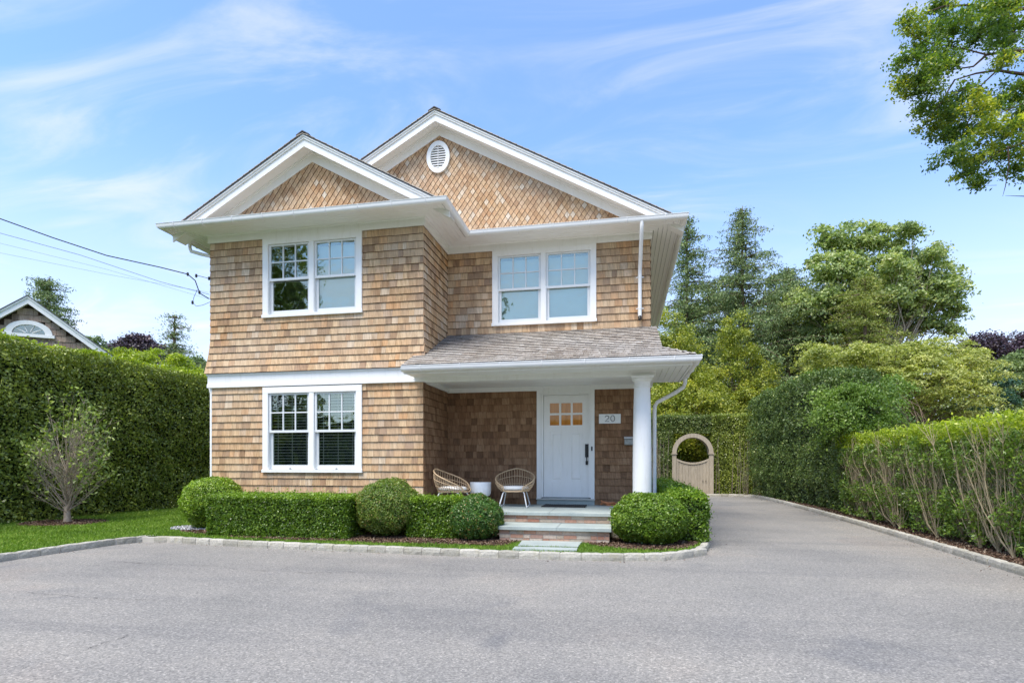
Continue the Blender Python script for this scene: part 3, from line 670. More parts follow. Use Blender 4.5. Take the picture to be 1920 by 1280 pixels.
def gutter(pathf, zt, parent, hang, name='gutter'):
    prof = [(.528, zt)] + [(.59 + .062 * math.cos(a), zt - .03 + .062 * math.sin(a)) for a in np.linspace(math.pi, 2 * math.pi, 11)] + [(.655, zt - .005), (.662, zt + .004), (.655, zt + .010), (.646, zt + .003)]
    g = MB(); sweep(g, pathf, prof); sweep(g, pathf, [(.53, zt - .03)] + [(.59 + .056 * math.cos(a), zt - .03 + .056 * math.sin(a)) for a in np.linspace(math.pi, 2 * math.pi, 9)] + [(.65, zt - .002)])
    go = g.build(name, GUTTER, parent, smooth=True)
    outer = [Vector((x, y, 0)) for x, y in pathf(.59)]
    for i in range(len(outer) - 1):
        a, b = outer[i], outer[i + 1]; l = (b - a).length; t = (b - a).normalized(); nr = Vector((t.y, -t.x, 0))
        k = max(1, int(l / hang)); 
        if i not in range(0, 99): continue
        for j in range(k):
            q = a + t * (l * (j + .5) / k)
            if q.y > 16: continue
            pts = [q + nr * (-.06) + V3((0, 0, zt + .01))] + [q + nr * (.067 * math.cos(an)) + V3((0, 0, zt - .03 + .067 * math.sin(an))) for an in np.linspace(math.pi, 2 * math.pi, 9)] + [q + nr * .07 + V3((0, 0, zt + .01)), q + nr * (-.06) + V3((0, 0, zt + .014))]
            sub('gutter_bracket', GUTTER, go, lambda m: m.tube(pts, .006, 4))
    return go
GUT = gutter(hpath, 5.845, house, .60)
# orientation test: the normal (t.y,-t.x) must face outwards for this clockwise path
# --- gables
SL = .553
MX, MZ, SM = -3.72, 8.515, .544
BX, BZ, SB = -5.76, 7.42, .552
YRM, YRB = YB - .305, YF - .305
def roofz(x, cx, cz, s): return cz - s * abs(x - cx)
def band(m, x0, x1, cx, cz, s, o0, o1, ya, yb):
    """sloping band between vertical offsets o0 (upper) and o1 (lower) below the roof line, split at the ridge"""
    segs = []
    if x0 < cx < x1: segs = [(x0, cx), (cx, x1)]
    else: segs = [(x0, x1)]
    for a, b in segs:
        za, zb_ = roofz(a, cx, cz, s), roofz(b, cx, cz, s)
        m.prism([(a, za - o1), (b, zb_ - o1), (b, zb_ - o0), (a, za - o0)], 'y', ya, yb)
def gable(cx, cz, s, xl, xr, yr, yw, fr_l, fr_r):
    sub('rake_board', WHITE, house, lambda m: (band(m, xl, xr, cx, cz, s, .035, .235, yr, yr + .03), band(m, xl, xr, cx, cz, s, .033, .10, yr - .022, yr - .001), band(m, xl, xr, cx, cz, s, .033, .062, yr - .04, yr - .023)))
    sub('rake_soffit', SOFFIT, house, lambda m: band(m, xl, xr, cx, cz, s, .17, .185, yr + .031, yw + .02))
    sub('rake_frieze', WHITE, house, lambda m: (band(m, fr_l, fr_r, cx, cz, s, .187, .375, yw - .035, yw + .004), band(m, fr_l, fr_r, cx, cz, s, .187, .225, yw - .055, yw - .036)))
XE0, XE1 = XL - .60, XR + .60
BE1 = XC + .60
gable(BX, BZ, SB, XE0, BE1, YRB, YF, XL, XC)
gable(MX, MZ, SM, -5.9, XE1, YRM, YB, -5.8, XR)
# gable walls (felt) and diamonds
def tri_wall(cx, cz, s, x0, x1, y, zb):
    m = MB()
    m.prism([(x0, zb), (x1, zb), (x1, max(zb + .01, roofz(x1, cx, cz, s) - .2)), (cx, cz - .2), (x0, max(zb + .01, roofz(x0, cx, cz, s) - .2))], 'y', y + .004, y + .05)
    return m.build('gable_wall', FELT, house)
tri_wall(BX, BZ, SB, XL, XC, YF, 5.8); tri_wall(MX, MZ, SM, -5.7, XR, YB, 5.8)
DR = []
DW, DH = .114, .162
def diamonds(cx, cz, s, x0, x1, y, zb, hole=None):
    k = 0; z = zb - DH * .5
    while z < cz:
        xx = x0 - DW + (DW / 2 if k % 2 else 0)
        while xx < x1 + DW:
            c = (xx, z + DH / 2)
            if c[1] < roofz(c[0], cx, cz, s) - .25 and x0 - .05 < xx < x1 + .05 and c[1] > zb - .06:
                if not (hole and ((c[0] - hole[0]) / (hole[2] * .9)) ** 2 + ((c[1] - hole[1]) / (hole[3] * .9)) ** 2 < .62):
                    DR.append((V3((xx, y - .002 - random.uniform(0, .003), z)), V3((1, 0, 0)), V3((0, 0, 1)), V3((0, -1, 0)), DW * .955, DH * .965))
            xx += DW
        z += DH / 2; k += 1
VENT = (-3.74, 7.69, .245, .325)
diamonds(BX, BZ, SB, XL, XC, YF, 6.0)
diamonds(MX, MZ, SM, -5.4, XR, YB, 5.95, VENT)
shingle_set(DR, unit_diamond, 'diamond_shingle', 'diamond_shingle_field', DIAM, house, end=plain('diamond_end_grain_shadow', (.15, .085, .048), .95, spec=.1, var=.3))  # lower edges carry end grain and a painted shadow line
# oval vent
def oval(m, cx, cz, a, b, a2, b2, y0, y1, n=40):
    for i in range(n):
        t0, t1 = 2 * math.pi * i / n, 2 * math.pi * (i + 1) / n
        p = [(cx + a * math.cos(t0), cz + b * math.sin(t0)), (cx + a * math.cos(t1), cz + b * math.sin(t1)), (cx + a2 * math.cos(t1), cz + b2 * math.sin(t1)), (cx + a2 * math.cos(t0), cz + b2 * math.sin(t0))]
        m.prism(p, 'y', y0, y1)
vo = sub('gable_vent', WHITE, house, lambda m: oval(m, VENT[0], VENT[1], .25, .33, .165, .24, YB - .06, YB - .015))
sub('vent_backing', INTERIOR, vo, lambda m: m.add([(VENT[0] + .18 * math.cos(t), YB - .018, VENT[1] + .25 * math.sin(t)) for t in np.linspace(0, 2 * math.pi, 24, endpoint=False)], [tuple(range(24))]))
for i in range(9):
    z = VENT[1] - .2 + i * .05; hw = .163 * math.sqrt(max(.05, 1 - ((z - VENT[1]) / .245) ** 2))
    sub('louver', WHITE, vo, lambda m: m.prism([(YB - .052, z - .018), (YB - .045, z - .024), (YB - .02, z + .012), (YB - .026, z + .018)], 'x', VENT[0] - hw, VENT[0] + hw))
sub('vent_bar', WHITE, vo, lambda m: m.box(VENT[0] - .006, VENT[0] + .006, YB - .058, YB - .05, VENT[1] - .24, VENT[1] + .24))
# roofs
def roof_plane(name, xa, xb, cx, cz, s, ya, yb):
    """one slope from ridge xa to eave xb"""
    ro = MB(); za, zb_ = roofz(xa, cx, cz, s), roofz(xb, cx, cz, s)
    pts = [(xa, za - .034), (xb, zb_ - .034), (xb, zb_ - .012), (xa, za - .012)]
    if xa > xb: pts = pts[::-1]
    ro.prism(pts, 'y', ya, yb); r_ = ro.build(name, DARKROOF, house)
    m = MB(); n = int(abs(xb - xa) * math.hypot(1, s) / EXP); sg = 1 if xb > xa else -1
    for i in range(n):
        x0 = xb - (xb - xa) * i / n; x1 = xb - (xb - xa) * (i + 1.15) / n
        y = ya - .012
        while y < min(yb, ya + 4.0):
            w_ = random.uniform(.08, .2); t = random.uniform(.012, .02)
            z0, z1 = roofz(x0, cx, cz, s) - .012, roofz(x1, cx, cz, s) - .012
            m.prism([(x0, z0), (x1, z1), (x1, z1 + .004), (x0, z0 + t)][::(1 if sg < 0 else -1)], 'y', y, y + w_ - .003); y += w_
    m.build('roof_shingle_field', ROOFC, r_, kind='stuff')
    return r_
roof_plane('roof', MX, XE1 + .01, MX, MZ, SM, YRM - .05, YE)
roof_plane('roof', MX, XE0 - .01, MX, MZ, SM, YRM - .05, YE)
roof_plane('roof', BX, XE0 - .01, BX, BZ, SB, YRB - .05, YRM - .07)
roof_plane('roof', BX, BE1 + .01, BX, BZ, SB, YRB - .05, YB + .3)
for cx, cz, s, y in ((MX, MZ, SM, YRM - .06), (BX, BZ, SB, YRB - .06)):
    for k in range(8):
        yy = y + k * .14
        sub('ridge_cap', DARKROOF, house, lambda m: [m.prism([(cx, cz + .012 - .0), (cx + sg * .13, cz + .012 - .13 * s), (cx + sg * .13, cz + .030 - .13 * s), (cx, cz + .032)][::sg], 'y', yy, yy + .2) for sg in (1, -1)])
# pent strips between gutter and gable walls
sub('pent_roof', ROOFC, house, lambda m: (m.prism([(YF - .55, 5.85), (YF + .0, 5.90), (YF + .0, 5.93), (YF - .55, 5.87)], 'x', XL - .5, XC + .5), m.prism([(YB - .55, 5.85), (YB, 5.90), (YB, 5.93), (YB - .55, 5.87)], 'x', XC + .5, XR + .5)))

# --- belt band
def bandpath(e): return [(XL - e, YE), (XL - e, YF - e), (XC + e, YF - e), (XC + e, YF + .3)]
sub('belt_band', WHITE, house, lambda m: sweep(m, bandpath, [(.0, 3.09), (.062, 3.088), (.062, 3.055), (.045, 3.045), (.045, 2.895), (.055, 2.89), (.055, 2.82), (.0, 2.815)]))
sub('corner_board', WHITE, house, lambda m: m.box(XL - .012, XL + .028, YF - .02, YF + .1, .1, 2.815))
# --- windows
def window(x0, x1, z0, z1, y, kind):
    cw = .115; mw = .10; top = .115; bot = .055; yp = y - .045
    cm = MB(); cm.box(x0, x0 + cw, yp, y + .05, z0 + bot, z1 - top); cm.box(x1 - cw, x1, yp, y + .05, z0 + bot, z1 - top)
    cm.box(x0, x1, yp - .002, y + .05, z1 - top, z1 - .0); cm.box(x0 - .012, x1 + .012, yp - .018, y + .05, z0, z0 + bot)
    mid = (x0 + x1) / 2; cm.box(mid - mw / 2, mid + mw / 2, yp + .004, y + .05, z0 + bot, z1 - top)
    cm.box(x0 + cw - .001, x1 - cw + .001, y + .05, y + .16, z1 - top, z1 - top + .02); cm.box(x0 + cw, x1 - cw, y + .051, y + .16, z0 + bot - .02, z0 + bot - .001)
    win = cm.build('window', WHITE, house)
    # dim room behind
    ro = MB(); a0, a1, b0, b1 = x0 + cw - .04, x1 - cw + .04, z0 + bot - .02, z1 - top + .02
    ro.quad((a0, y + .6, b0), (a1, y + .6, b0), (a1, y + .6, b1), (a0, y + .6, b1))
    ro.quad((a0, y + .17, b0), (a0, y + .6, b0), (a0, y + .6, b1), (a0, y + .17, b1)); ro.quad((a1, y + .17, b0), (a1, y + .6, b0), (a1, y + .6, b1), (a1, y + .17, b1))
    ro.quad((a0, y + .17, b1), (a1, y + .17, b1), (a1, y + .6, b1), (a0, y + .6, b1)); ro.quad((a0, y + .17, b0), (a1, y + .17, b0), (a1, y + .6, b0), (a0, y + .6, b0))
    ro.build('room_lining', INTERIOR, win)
    for s0, s1 in ((x0 + cw, mid - mw / 2), (mid + mw / 2, x1 - cw)):
        zt, zb = z1 - top, z0 + bot; zm = (zt + zb) / 2 + .02
        fw = .045
        # upper sash, outer plane
        ya = y - .012; um = MB()
        um.box(s0 + .004, s0 + fw, ya, ya + .035, zm, zt - .004); um.box(s1 - fw, s1 - .004, ya, ya + .035, zm, zt - .004)
        um.box(s0 + fw, s1 - fw, ya, ya + .035, zt - fw * .8, zt - .004); um.box(s0 + .004, s1 - .004, ya - .002, ya + .036, zm - .045, zm)
        us = um.build('upper_sash', VINYL, win)
        gx0, gx1, gz0, gz1 = s0 + fw, s1 - fw, zm, zt - fw * .8
        lw, lh = (gx1 - gx0) / 3, (gz1 - gz0) / 2
        for i in range(1, 3): sub('muntin', VINYL, win, lambda m: m.box(gx0 + lw * i - .011, gx0 + lw * i + .011, ya + .002, ya + .03, gz0, gz1))
        sub('muntin', VINYL, win, lambda m: m.box(gx0, gx1, ya + .004, ya + .028, gz0 + lh - .011, gz0 + lh + .011))
        for i in range(3):
            for j in range(2):
                e0, e1 = gx0 + lw * i + (.011 if i else 0), gx0 + lw * (i + 1) - (.011 if i < 2 else 0)
                f0, f1 = gz0 + lh * j + (.011 if j else 0), gz0 + lh * (j + 1) - (.011 if j < 1 else 0)
                sub('window_pane', GLASS, win, lambda m: m.quad((e0, ya + .018, f0), (e1, ya + .018, f0), (e1, ya + .018, f1), (e0, ya + .018, f1)))
        yb_ = y + .03; lm = MB(); fw2 = .062
        lm.box(s0 + .012, s0 + fw2, yb_, yb_ + .035, zb + .005, zm); lm.box(s1 - fw2, s1 - .004, yb_, yb_ + .035, zb + .005, zm)
        lm.box(s0 + fw2, s1 - fw2, yb_, yb_ + .035, zb + .005, zb + .085); lm.box(s0 + fw2, s1 - fw2, yb_, yb_ + .035, zm - .03, zm)
        lm.box(s0, s0 + .011, y - .03, y + .07, zb, zm); lm.box(s1 - .003, s1, y - .03, y + .07, zb, zm)
        lm.build('lower_sash', VINYL, win)
        sub('window_pane', GLASS, win, lambda m: m.quad((s0 + fw2, yb_ + .018, zb + .085), (s1 - fw2, yb_ + .018, zb + .085), (s1 - fw2, yb_ + .018, zm - .03), (s0 + fw2, yb_ + .018, zm - .03)))
        if kind == 'blind':
            sub('sash_lock', BLACK, win, lambda m: m.tube([(((s0 + s1) / 2) - .02, yb_ - .006, zb + .02), (((s0 + s1) / 2) + .02, yb_ - .006, zb + .02)], .006, 6))
            bm_ = MB(); z = zb + .1
            while z < zt - .04:
                bm_.prism([(y + .098, z - .006), (y + .146, z + .001), (y + .146, z + .004), (y + .098, z + .004)], 'x', s0 + .03, s1 - .03, r=.5); z += .056
            for xx in (s0 + .13, (s0 + s1) / 2, s1 - .13): bm_.box(xx - .004, xx + .004, y + .092, y + .095, zb + .08, zt - .03, r=.5)
            bm_.box(s0 + .03, s1 - .03, y + .1, y + .145, zb + .075, zb + .1)
            bm_.build('venetian_blind', BLIND, win)
        elif kind == 'shade' or s0 > mid:
            sub('roller_shade', SHADE, win, lambda m: m.quad((s0 + .01, y + .125, zb - .01), (s1 - .01, y + .125, zb - .01), (s1 - .01, y + .125, zt - .05), (s0 + .01, y + .125, zt - .05)))
    return win
for w_ in WIN: window(*w_)
# --- porch: floor, steps, beam, ceiling, column, roof
ZP = .517
steps = sub('porch_steps', MORTAR, house, lambda m: (m.box(XC + .02, XR + .03, 9.355, YB, .05, ZP - .055), m.box(-1.925, -.19, 8.765, 9.35, .05, .282)))
for x0, x1 in ((XC, -2.6), (-2.595, -1.2), (-1.195, -.1), (-.095, XR + .06)):
    sub('bluestone_slab', BLUEST, steps, lambda m: m.cbox(x0, x1, 9.30, YB - .001, ZP - .055, ZP, .006))
for x0, x1 in ((-1.955, -1.0), (-.996, -.16)):
    sub('bluestone_slab', BLUEST, steps, lambda m: m.cbox(x0, x1, 8.70, 9.352, .282, .338, .006))
for x0, x1 in ((-1.674, -1.11), (-1.105, -.528)): sub('door_riser', BLUEST, steps, lambda m: m.box(x0, x1, YB - .03, YB + .05, ZP + .001, .612))
BM = []
for k in range(6):
    me = bpy.data.meshes.new('brick'); rg = random.Random(k); c = .004
    j = lambda: rg.uniform(-.003, .003)
    vs = [(-.5, 0, 0), (.5, 0, 0), (.5, 1, 0), (-.5, 1, 0), (-.5, 0, 1), (.5, 0, 1), (.5, 1, 1), (-.5, 1, 1)]
    vs = [(v[0], v[1] + (j() if v[1] == 0 else 0) * 8, v[2] + j() * 8) for v in vs]
    fs = [(0, 3, 2, 1), (4, 5, 6, 7), (0, 1, 5, 4), (1, 2, 6, 5), (2, 3, 7, 6), (3, 0, 4, 7)]
    me.from_pydata(vs, [], fs); a = me.attributes.new('rnd', 'FLOAT', 'FACE'); a.data.foreach_set('value', [rg.random()] * 6); me.materials.append(BRICK); BM.append(me)
def brick_row(xa, xb, y, z, h, shift):
    x = xa - shift
    while x < xb - .01:
        l = random.choice((.2, .2, .2, .1)); e0, e1 = max(x, xa), min(x + l, xb)
        if e1 - e0 > .03:
            o = bpy.data.objects.new('brick', random.choice(BM)); COL.objects.link(o); o.parent = steps
            o.matrix_local = Matrix.Translation(-WLOC[steps] + V3(((e0 + e1) / 2, y - random.uniform(.008, .014), z))) @ Matrix.Diagonal((e1 - e0, .05, h, 1))
        x += l + .010
for r_ in range(2): brick_row(-2.2, .2, 9.355, .345 + r_ * .059, .050, .1 * (r_ % 2))
for r_ in range(3): brick_row(-1.925, -.19, 8.765, .09 + r_ * .063, .054, .1 * (r_ % 2) + .04)
for r_ in range(3):
    sub('brick', BRICK, steps, lambda m: m.box(-1.935, -1.924, 8.77 + .2 * r_, 8.95 + .2 * r_, .22, .275))
# beam and ceiling
sub('porch_beam', WHITE, house, lambda m: (m.box(XC + .058, XR + .035, YF - .05, YF + .14, 2.805, 3.0), m.box(XR - .155, XR + .035, YF + .141, YB, 2.805, 3.0)))
eo = MB()
for k in range(12):
    y0 = YF + .15 + k * .108; eo.box(XC + .02, XR - .16, y0 + .003, y0 + .105, 2.872, 2.885)
eo.build('porch_ceiling', SOFFIT, house)
sub('ceiling_trim', WHITE, house, lambda m: (m.box(XC + .02, XR - .16, YB - .045, YB - .001, 2.79, 2.871), m.box(XC + .02, XR - .16, YB - .075, YB - .046, 2.84, 2.871), m.box(XC + .018, XC + .06, YF + .142, YB - .05, 2.80, 2.871), m.box(XC + .06, XR - .2, YF + .141, YF + .18, 2.83, 2.871)))
def ppath(e): return [(-3.70, YF - .05 - e), (XR + .035 + e, YF - .05 - e), (XR + .035 + e, 11.05)]
def ppath0(e): return ppath(e)
for a, b in zip(np.linspace(.0, .50, 6)[:-1], np.linspace(.0, .50, 6)[1:]):
    sub('soffit_board', SOFFIT, house, lambda m: sweep(m, ppath, [(a + .003, 2.905), (a + .005, 2.898), (b - .005, 2.898), (b, 2.905), (b, 2.92)]))
sub('fascia', WHITE, house, lambda m: sweep(m, ppath, [(.50, 2.91), (.50, 2.875), (.525, 2.875), (.525, 2.99), (.50, 2.99)]))
sub('eave_return', WHITE, house, lambda m: (m.box(-3.715, -3.695, YF - .575, YF - .06, 2.90, 3.0), m.box(XR + .04, XR + .56, 11.05, 11.07, 2.89, 3.0)))
sub('frieze_board', WHITE, house, lambda m: m.box(XC + .06, XR + .036, YF - .07, YF - .051, 2.862, 2.899))
PG = gutter(ppath, 2.995, house, .62)
for xe in (-3.70,):
    sub('gutter_end', GUTTER, PG, lambda m: m.prism([(9.63 - .59 + .062 * math.cos(a), 2.965 + .062 * math.sin(a)) for a in np.linspace(math.pi, 2 * math.pi, 11)], 'x', xe - .006, xe))
# porch roof
PS = .462; ey = YF - .05 - .57; ez = 3.02; ty = YB; tz = ez + (ty - ey) * PS
pr = sub('porch_roof', DARKROOF, house, lambda m: (m.prism([(ey, ez - .03), (ty, tz - .03), (ty, tz - .003), (ey, ez - .003)], 'x', XC - .1, .66),))
PRR = []
slopeL = math.hypot(ty - ey, tz - ez); Up = V3((0, (ty - ey) / slopeL, (tz - ez) / slopeL)); nrow = 17; e_ = slopeL / nrow
hipX = .66
for i in range(nrow):
    P0 = V3((0, ey, ez)) + Up * (i * e_)
    xl = -3.72 if P0.y < YF - .03 else XC + .012
    # hip: right end follows 45 degrees up to x=.66
    xr = max(hipX, (XR + .035 + .57) - (P0.y - ey))
    for x, w_ in split_row(xl, xr, []):
        PRR.append((V3((x + w_ / 2, P0.y, P0.z)), V3((1, 0, 0)), Up, V3((1, 0, 0)).cross(Up), w_ - .004, e_ * 1.12))
ex = XR + .035 + .57
dxs = ex - hipX; Ux = V3((-1, 0, PS)).normalized(); nr2 = 5; sl2 = dxs * math.hypot(1, PS); 
for i in range(nr2):
    xx = ex - dxs * i / nr2; z_ = ez + (ex - xx) * PS
    for y, w_ in split_row(ey + (ex - xx), 11.05, []):
        PRR.append((V3((xx, y + w_ / 2, z_)), V3((0, 1, 0)), Ux, V3((0, 1, 0)).cross(Ux), w_ - .004, sl2 / nr2 * 1.12))
def unit_roof(seed):
    rg = random.Random(seed); t = rg.uniform(.020, .027); tt = .005; j = rg.uniform(-.02, .02)
    vs = [(-.5, -t, j - .03), (.5, -t, -j - .03), (.5, .004, -j), (-.5, .004, j), (-.5, -tt, 1), (.5, -tt, 1), (.5, 0, 1), (-.5, 0, 1)]
    return vs, [(0, 3, 2, 1), (4, 5, 6, 7), (0, 1, 5, 4), (1, 2, 6, 5), (2, 3, 7, 6), (3, 0, 4, 7)]
shingle_set(PRR, unit_roof, 'roof_shingle', 'roof_shingle_field', ROOFC, house, end=ROOF_END_SHADOW)
m = MB()
m.add([(ex, ey, ez - .02), (ex, 11.05, ez - .02), (hipX, 11.05, ez + dxs * PS - .02), (hipX, ey + dxs, ez + dxs * PS - .02)], [(0, 1, 2, 3)])
m.add([(-3.72, ey, ez - .012), (ex, ey, ez - .012), (hipX, ey + dxs, ez + dxs * PS - .012), (-3.72, ey + dxs, ez + dxs * PS - .012)], [(0, 1, 2, 3)])
m.build('porch_roof_deck', DARKROOF, house)
m = MB(); m.prism([(YF - .05, 3.0), (YB, 3.0), (YB, tz - .05), (ey + dxs, ez + dxs * PS - .05)], 'x', .585, .60); m.build('porch_gable_wall', WALLC, house)
# column
col = sub('porch_column', WHITE, house, lambda m: m.lathe((.337, YF + .055, 0), [(.156, ZP), (.157, 1.2), (.152, 1.8), (.143, 2.3), (.133, 2.62)], 36), smooth=True)
sub('column_capital', WHITE, col, lambda m: m.lathe((.337, YF + .055, 0), [(.134, 2.62), (.148, 2.625), (.150, 2.637), (.136, 2.645), (.136, 2.71), (.15, 2.72), (.168, 2.75), (.172, 2.765)], 36), smooth=True)
sub('column_abacus', WHITE, col, lambda m: m.box(.337 - .182, .337 + .182, YF + .055 - .182, YF + .055 + .182, 2.766, 2.804))
sub('column_base', WHITE, col, lambda m: (m.box(.16, .514, YF - .12, YF + .23, ZP, ZP + .04), m.lathe((.337, YF + .055, 0), [(.175, ZP + .041), (.18, ZP + .06), (.17, ZP + .085), (.157, ZP + .1)], 30)))
# door
dx0, dx1, dz0, dz1 = -1.544, -.646, .664, 2.70
dc = sub('door_casing', WHITE, house, lambda m: (m.box(DOORX[0], dx0 - .045, YB - .05, YB + .05, .64, 2.79), m.box(dx1 + .045, DOORX[1], YB - .05, YB + .05, .64, 2.79), m.box(DOORX[0] + .001, DOORX[1] - .001, YB - .048, YB + .05, dz1 + .035, 2.788),
   m.box(dx0 - .044, dx0 - .004, YB - .02, YB + .12, .66, dz1 + .034), m.box(dx1 + .004, dx1 + .044, YB - .02, YB + .12, .66, dz1 + .034), m.box(dx0 - .043, dx1 + .043, YB - .018, YB + .118, dz1 + .004, dz1 + .034)))
sub('door_sill', plain('pale_stone_sill', (.55, .53, .48), .7), dc, lambda m: m.box(DOORX[0] - .01, DOORX[1] + .01, YB - .06, YB + .12, .613, .640))
sub('threshold', ZINC, dc, lambda m: m.box(dx0, dx1, YB - .01, YB + .1, .641, .658))
DX = lambda f: dx0 + (dx1 - dx0) * f
LX = [(-1.421, -1.234), (-1.193, -1.002), (-.963, -.771)]; LZ = [(2.10, 2.305), (2.345, 2.545)]
door = MB(); yd = YB + .045
xs = [dx0] + [q for p in LX for q in p] + [dx1]; zs = [2.08] + [q for p in LZ for q in p] + [dz1]
door.box(dx0, dx1, yd, yd + .04, 2.02, LZ[0][0]); door.box(dx0, dx1, yd, yd + .04, LZ[1][1], dz1)
door.box(dx0, LX[0][0], yd, yd + .04, LZ[0][0], LZ[1][1]); door.box(LX[2][1], dx1, yd, yd + .04, LZ[0][0], LZ[1][1])
PX = [(-1.42, -1.145), (-1.04, -.765)]; PZ = (.97, 1.98)
door.box(dx0, PX[0][0], yd, yd + .04, dz0, 2.02); door.box(PX[0][1], PX[1][0], yd, yd + .04, dz0, 2.02); door.box(PX[1][1], dx1, yd, yd + .04, dz0, 2.02)
for a, b in PX:
    door.box(a, b, yd, yd + .04, dz0, PZ[0]); door.box(a, b, yd, yd + .04, PZ[1], 2.02)
front_door = door.build('front_door', WHITE, house)
for a, b in PX:
    def pan(m):
        m.box(a, b, yd + .016, yd + .03, PZ[0], PZ[1])
        for q0, q1, r0, r1 in ((a + .05, b - .05, PZ[0] + .05, PZ[1] - .05),):
            m.add([(q0, yd + .015, r0), (q1, yd + .015, r0), (q1, yd + .015, r1), (q0, yd + .015, r1), (q0 + .02, yd + .004, r0 + .02), (q1 - .02, yd + .004, r0 + .02), (q1 - .02, yd + .004, r1 - .02), (q0 + .02, yd + .004, r1 - .02)], [(0, 1, 5, 4), (1, 2, 6, 5), (2, 3, 7, 6), (3, 0, 4, 7), (4, 5, 6, 7)])
    sub('door_panel', WHITE, front_door, pan)
sub('door_muntin', WHITE, front_door, lambda m: (m.box(LX[0][1], LX[1][0], yd + .004, yd + .036, LZ[0][0], LZ[1][1]), m.box(LX[1][1], LX[2][0], yd + .004, yd + .036, LZ[0][0], LZ[1][1]), *[m.box(a, b, yd + .006, yd + .034, LZ[0][1], LZ[1][0]) for a, b in LX]))
for a, b in LX:
    for c, d in LZ: sub('door_pane', GLASSD, front_door, lambda m: m.quad((a, yd + .02, c), (b, yd + .02, c), (b, yd + .02, d), (a, yd + .02, d)))
sub('amber_glow_lining', AMBER, front_door, lambda m: m.quad((dx0, yd + .055, 2.0), (dx1, yd + .055, 2.0), (dx1, yd + .055, dz1), (dx0, yd + .055, dz1)))
def handle(m):
    hx = -.682
    m.box(hx - .035, hx + .035, yd - .022, yd - .001, 1.46, 1.72); m.box(hx - .024, hx + .024, yd - .02, yd - .001, 1.31, 1.385)
    m.tube([(hx, yd - .02, 1.50), (hx, yd - .06, 1.50), (hx, yd - .068, 1.47), (hx, yd - .062, 1.40), (hx, yd - .02, 1.35)], .011, 8)
    m.tube([(hx, yd - .022, 1.62), (hx, yd - .035, 1.62)], .02, 12)
sub('door_handle', BLACK, front_door, handle)
sub('doorbell', BLACK, dc, lambda m: m.box(-.592, -.566, YB - .066, YB - .051, 1.585, 1.67))
# downspouts
def pipe(pts, rad=.034, name='downspout', clips=()):
    o = sub(name, GUTTER, house, lambda m: m.tube(pts, rad, 12), smooth=True)
    for c in clips: sub('pipe_clip', GUTTER, o, lambda m: (m.lathe((c[0], c[1], c[2]), [(rad + .006, -.01), (rad + .006, .01)], 14), m.box(c[0] - .07, c[0] + .07, c[1] + .012, c[1] + .024, c[2] - .008, c[2] + .008)))
    return o
ds = pipe([(.36, 10.52, 5.80), (.36, 10.52, 5.70), (.358, 10.55, 5.62), (.352, 10.68, 5.45), (.345, 10.92, 5.17), (.34, 11.01, 5.05), (.34, 11.03, 4.95), (.34, 11.03, 4.16)], .036, clips=[(.34, 11.03, 4.92), (.34, 11.03, 4.32)])
sub('pipe_mouth', BLACK, ds, lambda m: m.tube([(.34, 11.025, 4.158), (.34, 10.99, 4.10)], .036, 12))
pipe([(XL - .59, 9.80, 5.79), (XL - .59, 9.80, 5.68), (XL - .56, 9.80, 5.61), (XL - .35, 9.80, 5.54), (XL - .09, 9.80, 5.47), (XL - .05, 9.80, 5.40), (XL - .05, 9.80, 3.6), (XL - .13, 9.80, 3.05), (XL - .12, 9.80, 2.85), (XL - .05, 9.80, 2.6), (XL - .05, 9.80, .2)], .034)
pipe([(1.15, 10.75, 2.94), (1.15, 10.8, 2.82), (1.13, 10.85, 2.76), (.98, 10.9, 2.66), (.66, 10.95, 2.5), (.615, 10.95, 2.42), (.61, 10.95, 2.3), (.61, 10.95, .2)], .036)

# ------------------------------------------------------------------ things on the porch
hn = empty('house_number_sign', (-.23, YB - .02, 2.21), 'pale metal plaque reading 20 beside the white front door', 'house number')
sub('plaque', PLAQUE, hn, lambda m: m.cbox(-.442, -.022, YB - .036, YB - .018, 2.118, 2.302, .002))
def digit2(m):
    c = (-.285, 2.235); pts = [(c[0] + .034 * math.cos(a), YB - .041, c[1] + .034 * math.sin(a)) for a in np.linspace(math.radians(170), math.radians(-35), 14)] + [(-.322, YB - .041, 2.158), (-.245, YB - .041, 2.158)]
    m.tube(pts, .0055, 6)
def digit0(m): m.tube([(-.175 + .038 * math.cos(a), YB - .041, 2.214 + .057 * math.sin(a)) for a in np.linspace(0, 2 * math.pi, 25)], .0055, 6)
sub('digit', NUM, hn, digit2); sub('digit', NUM, hn, digit0)
mbx = empty('wall_mailbox', (.2, YB - .02, 1.78), 'grey zinc letterbox on the shingle wall, half hidden by the white column', 'mailbox')
sub('box_body', ZINC, mbx, lambda m: m.prism([(YB - .02, 1.69), (YB - .11, 1.70), (YB - .13, 1.80), (YB - .02, 1.84)], 'x', .05, .37))
sub('lid', WHMETAL, mbx, lambda m: m.prism([(YB - .018, 1.848), (YB - .15, 1.815), (YB - .15, 1.822), (YB - .018, 1.86)], 'x', .04, .38))
dm = empty('doormat', (-1.08, 10.75, ZP), 'black ribbed rubber doormat before the front door', 'doormat')
sub('mat_base', RUBBER, dm, lambda m: m.box(-1.49, -.67, 10.40, 10.92, ZP + .001, ZP + .014))
def ribs(m):
    for k in range(20): m.box(-1.47 + k * .041, -1.445 + k * .041, 10.415, 10.905, ZP + .0145, ZP + .024)
sub('mat_ribs', RUBBER, dm, ribs, kind='stuff')
tc_ = empty('terracotta_ornament', (-.25, 10.95, ZP), 'small broken terracotta piece on the porch floor right of the door', 'ornament')
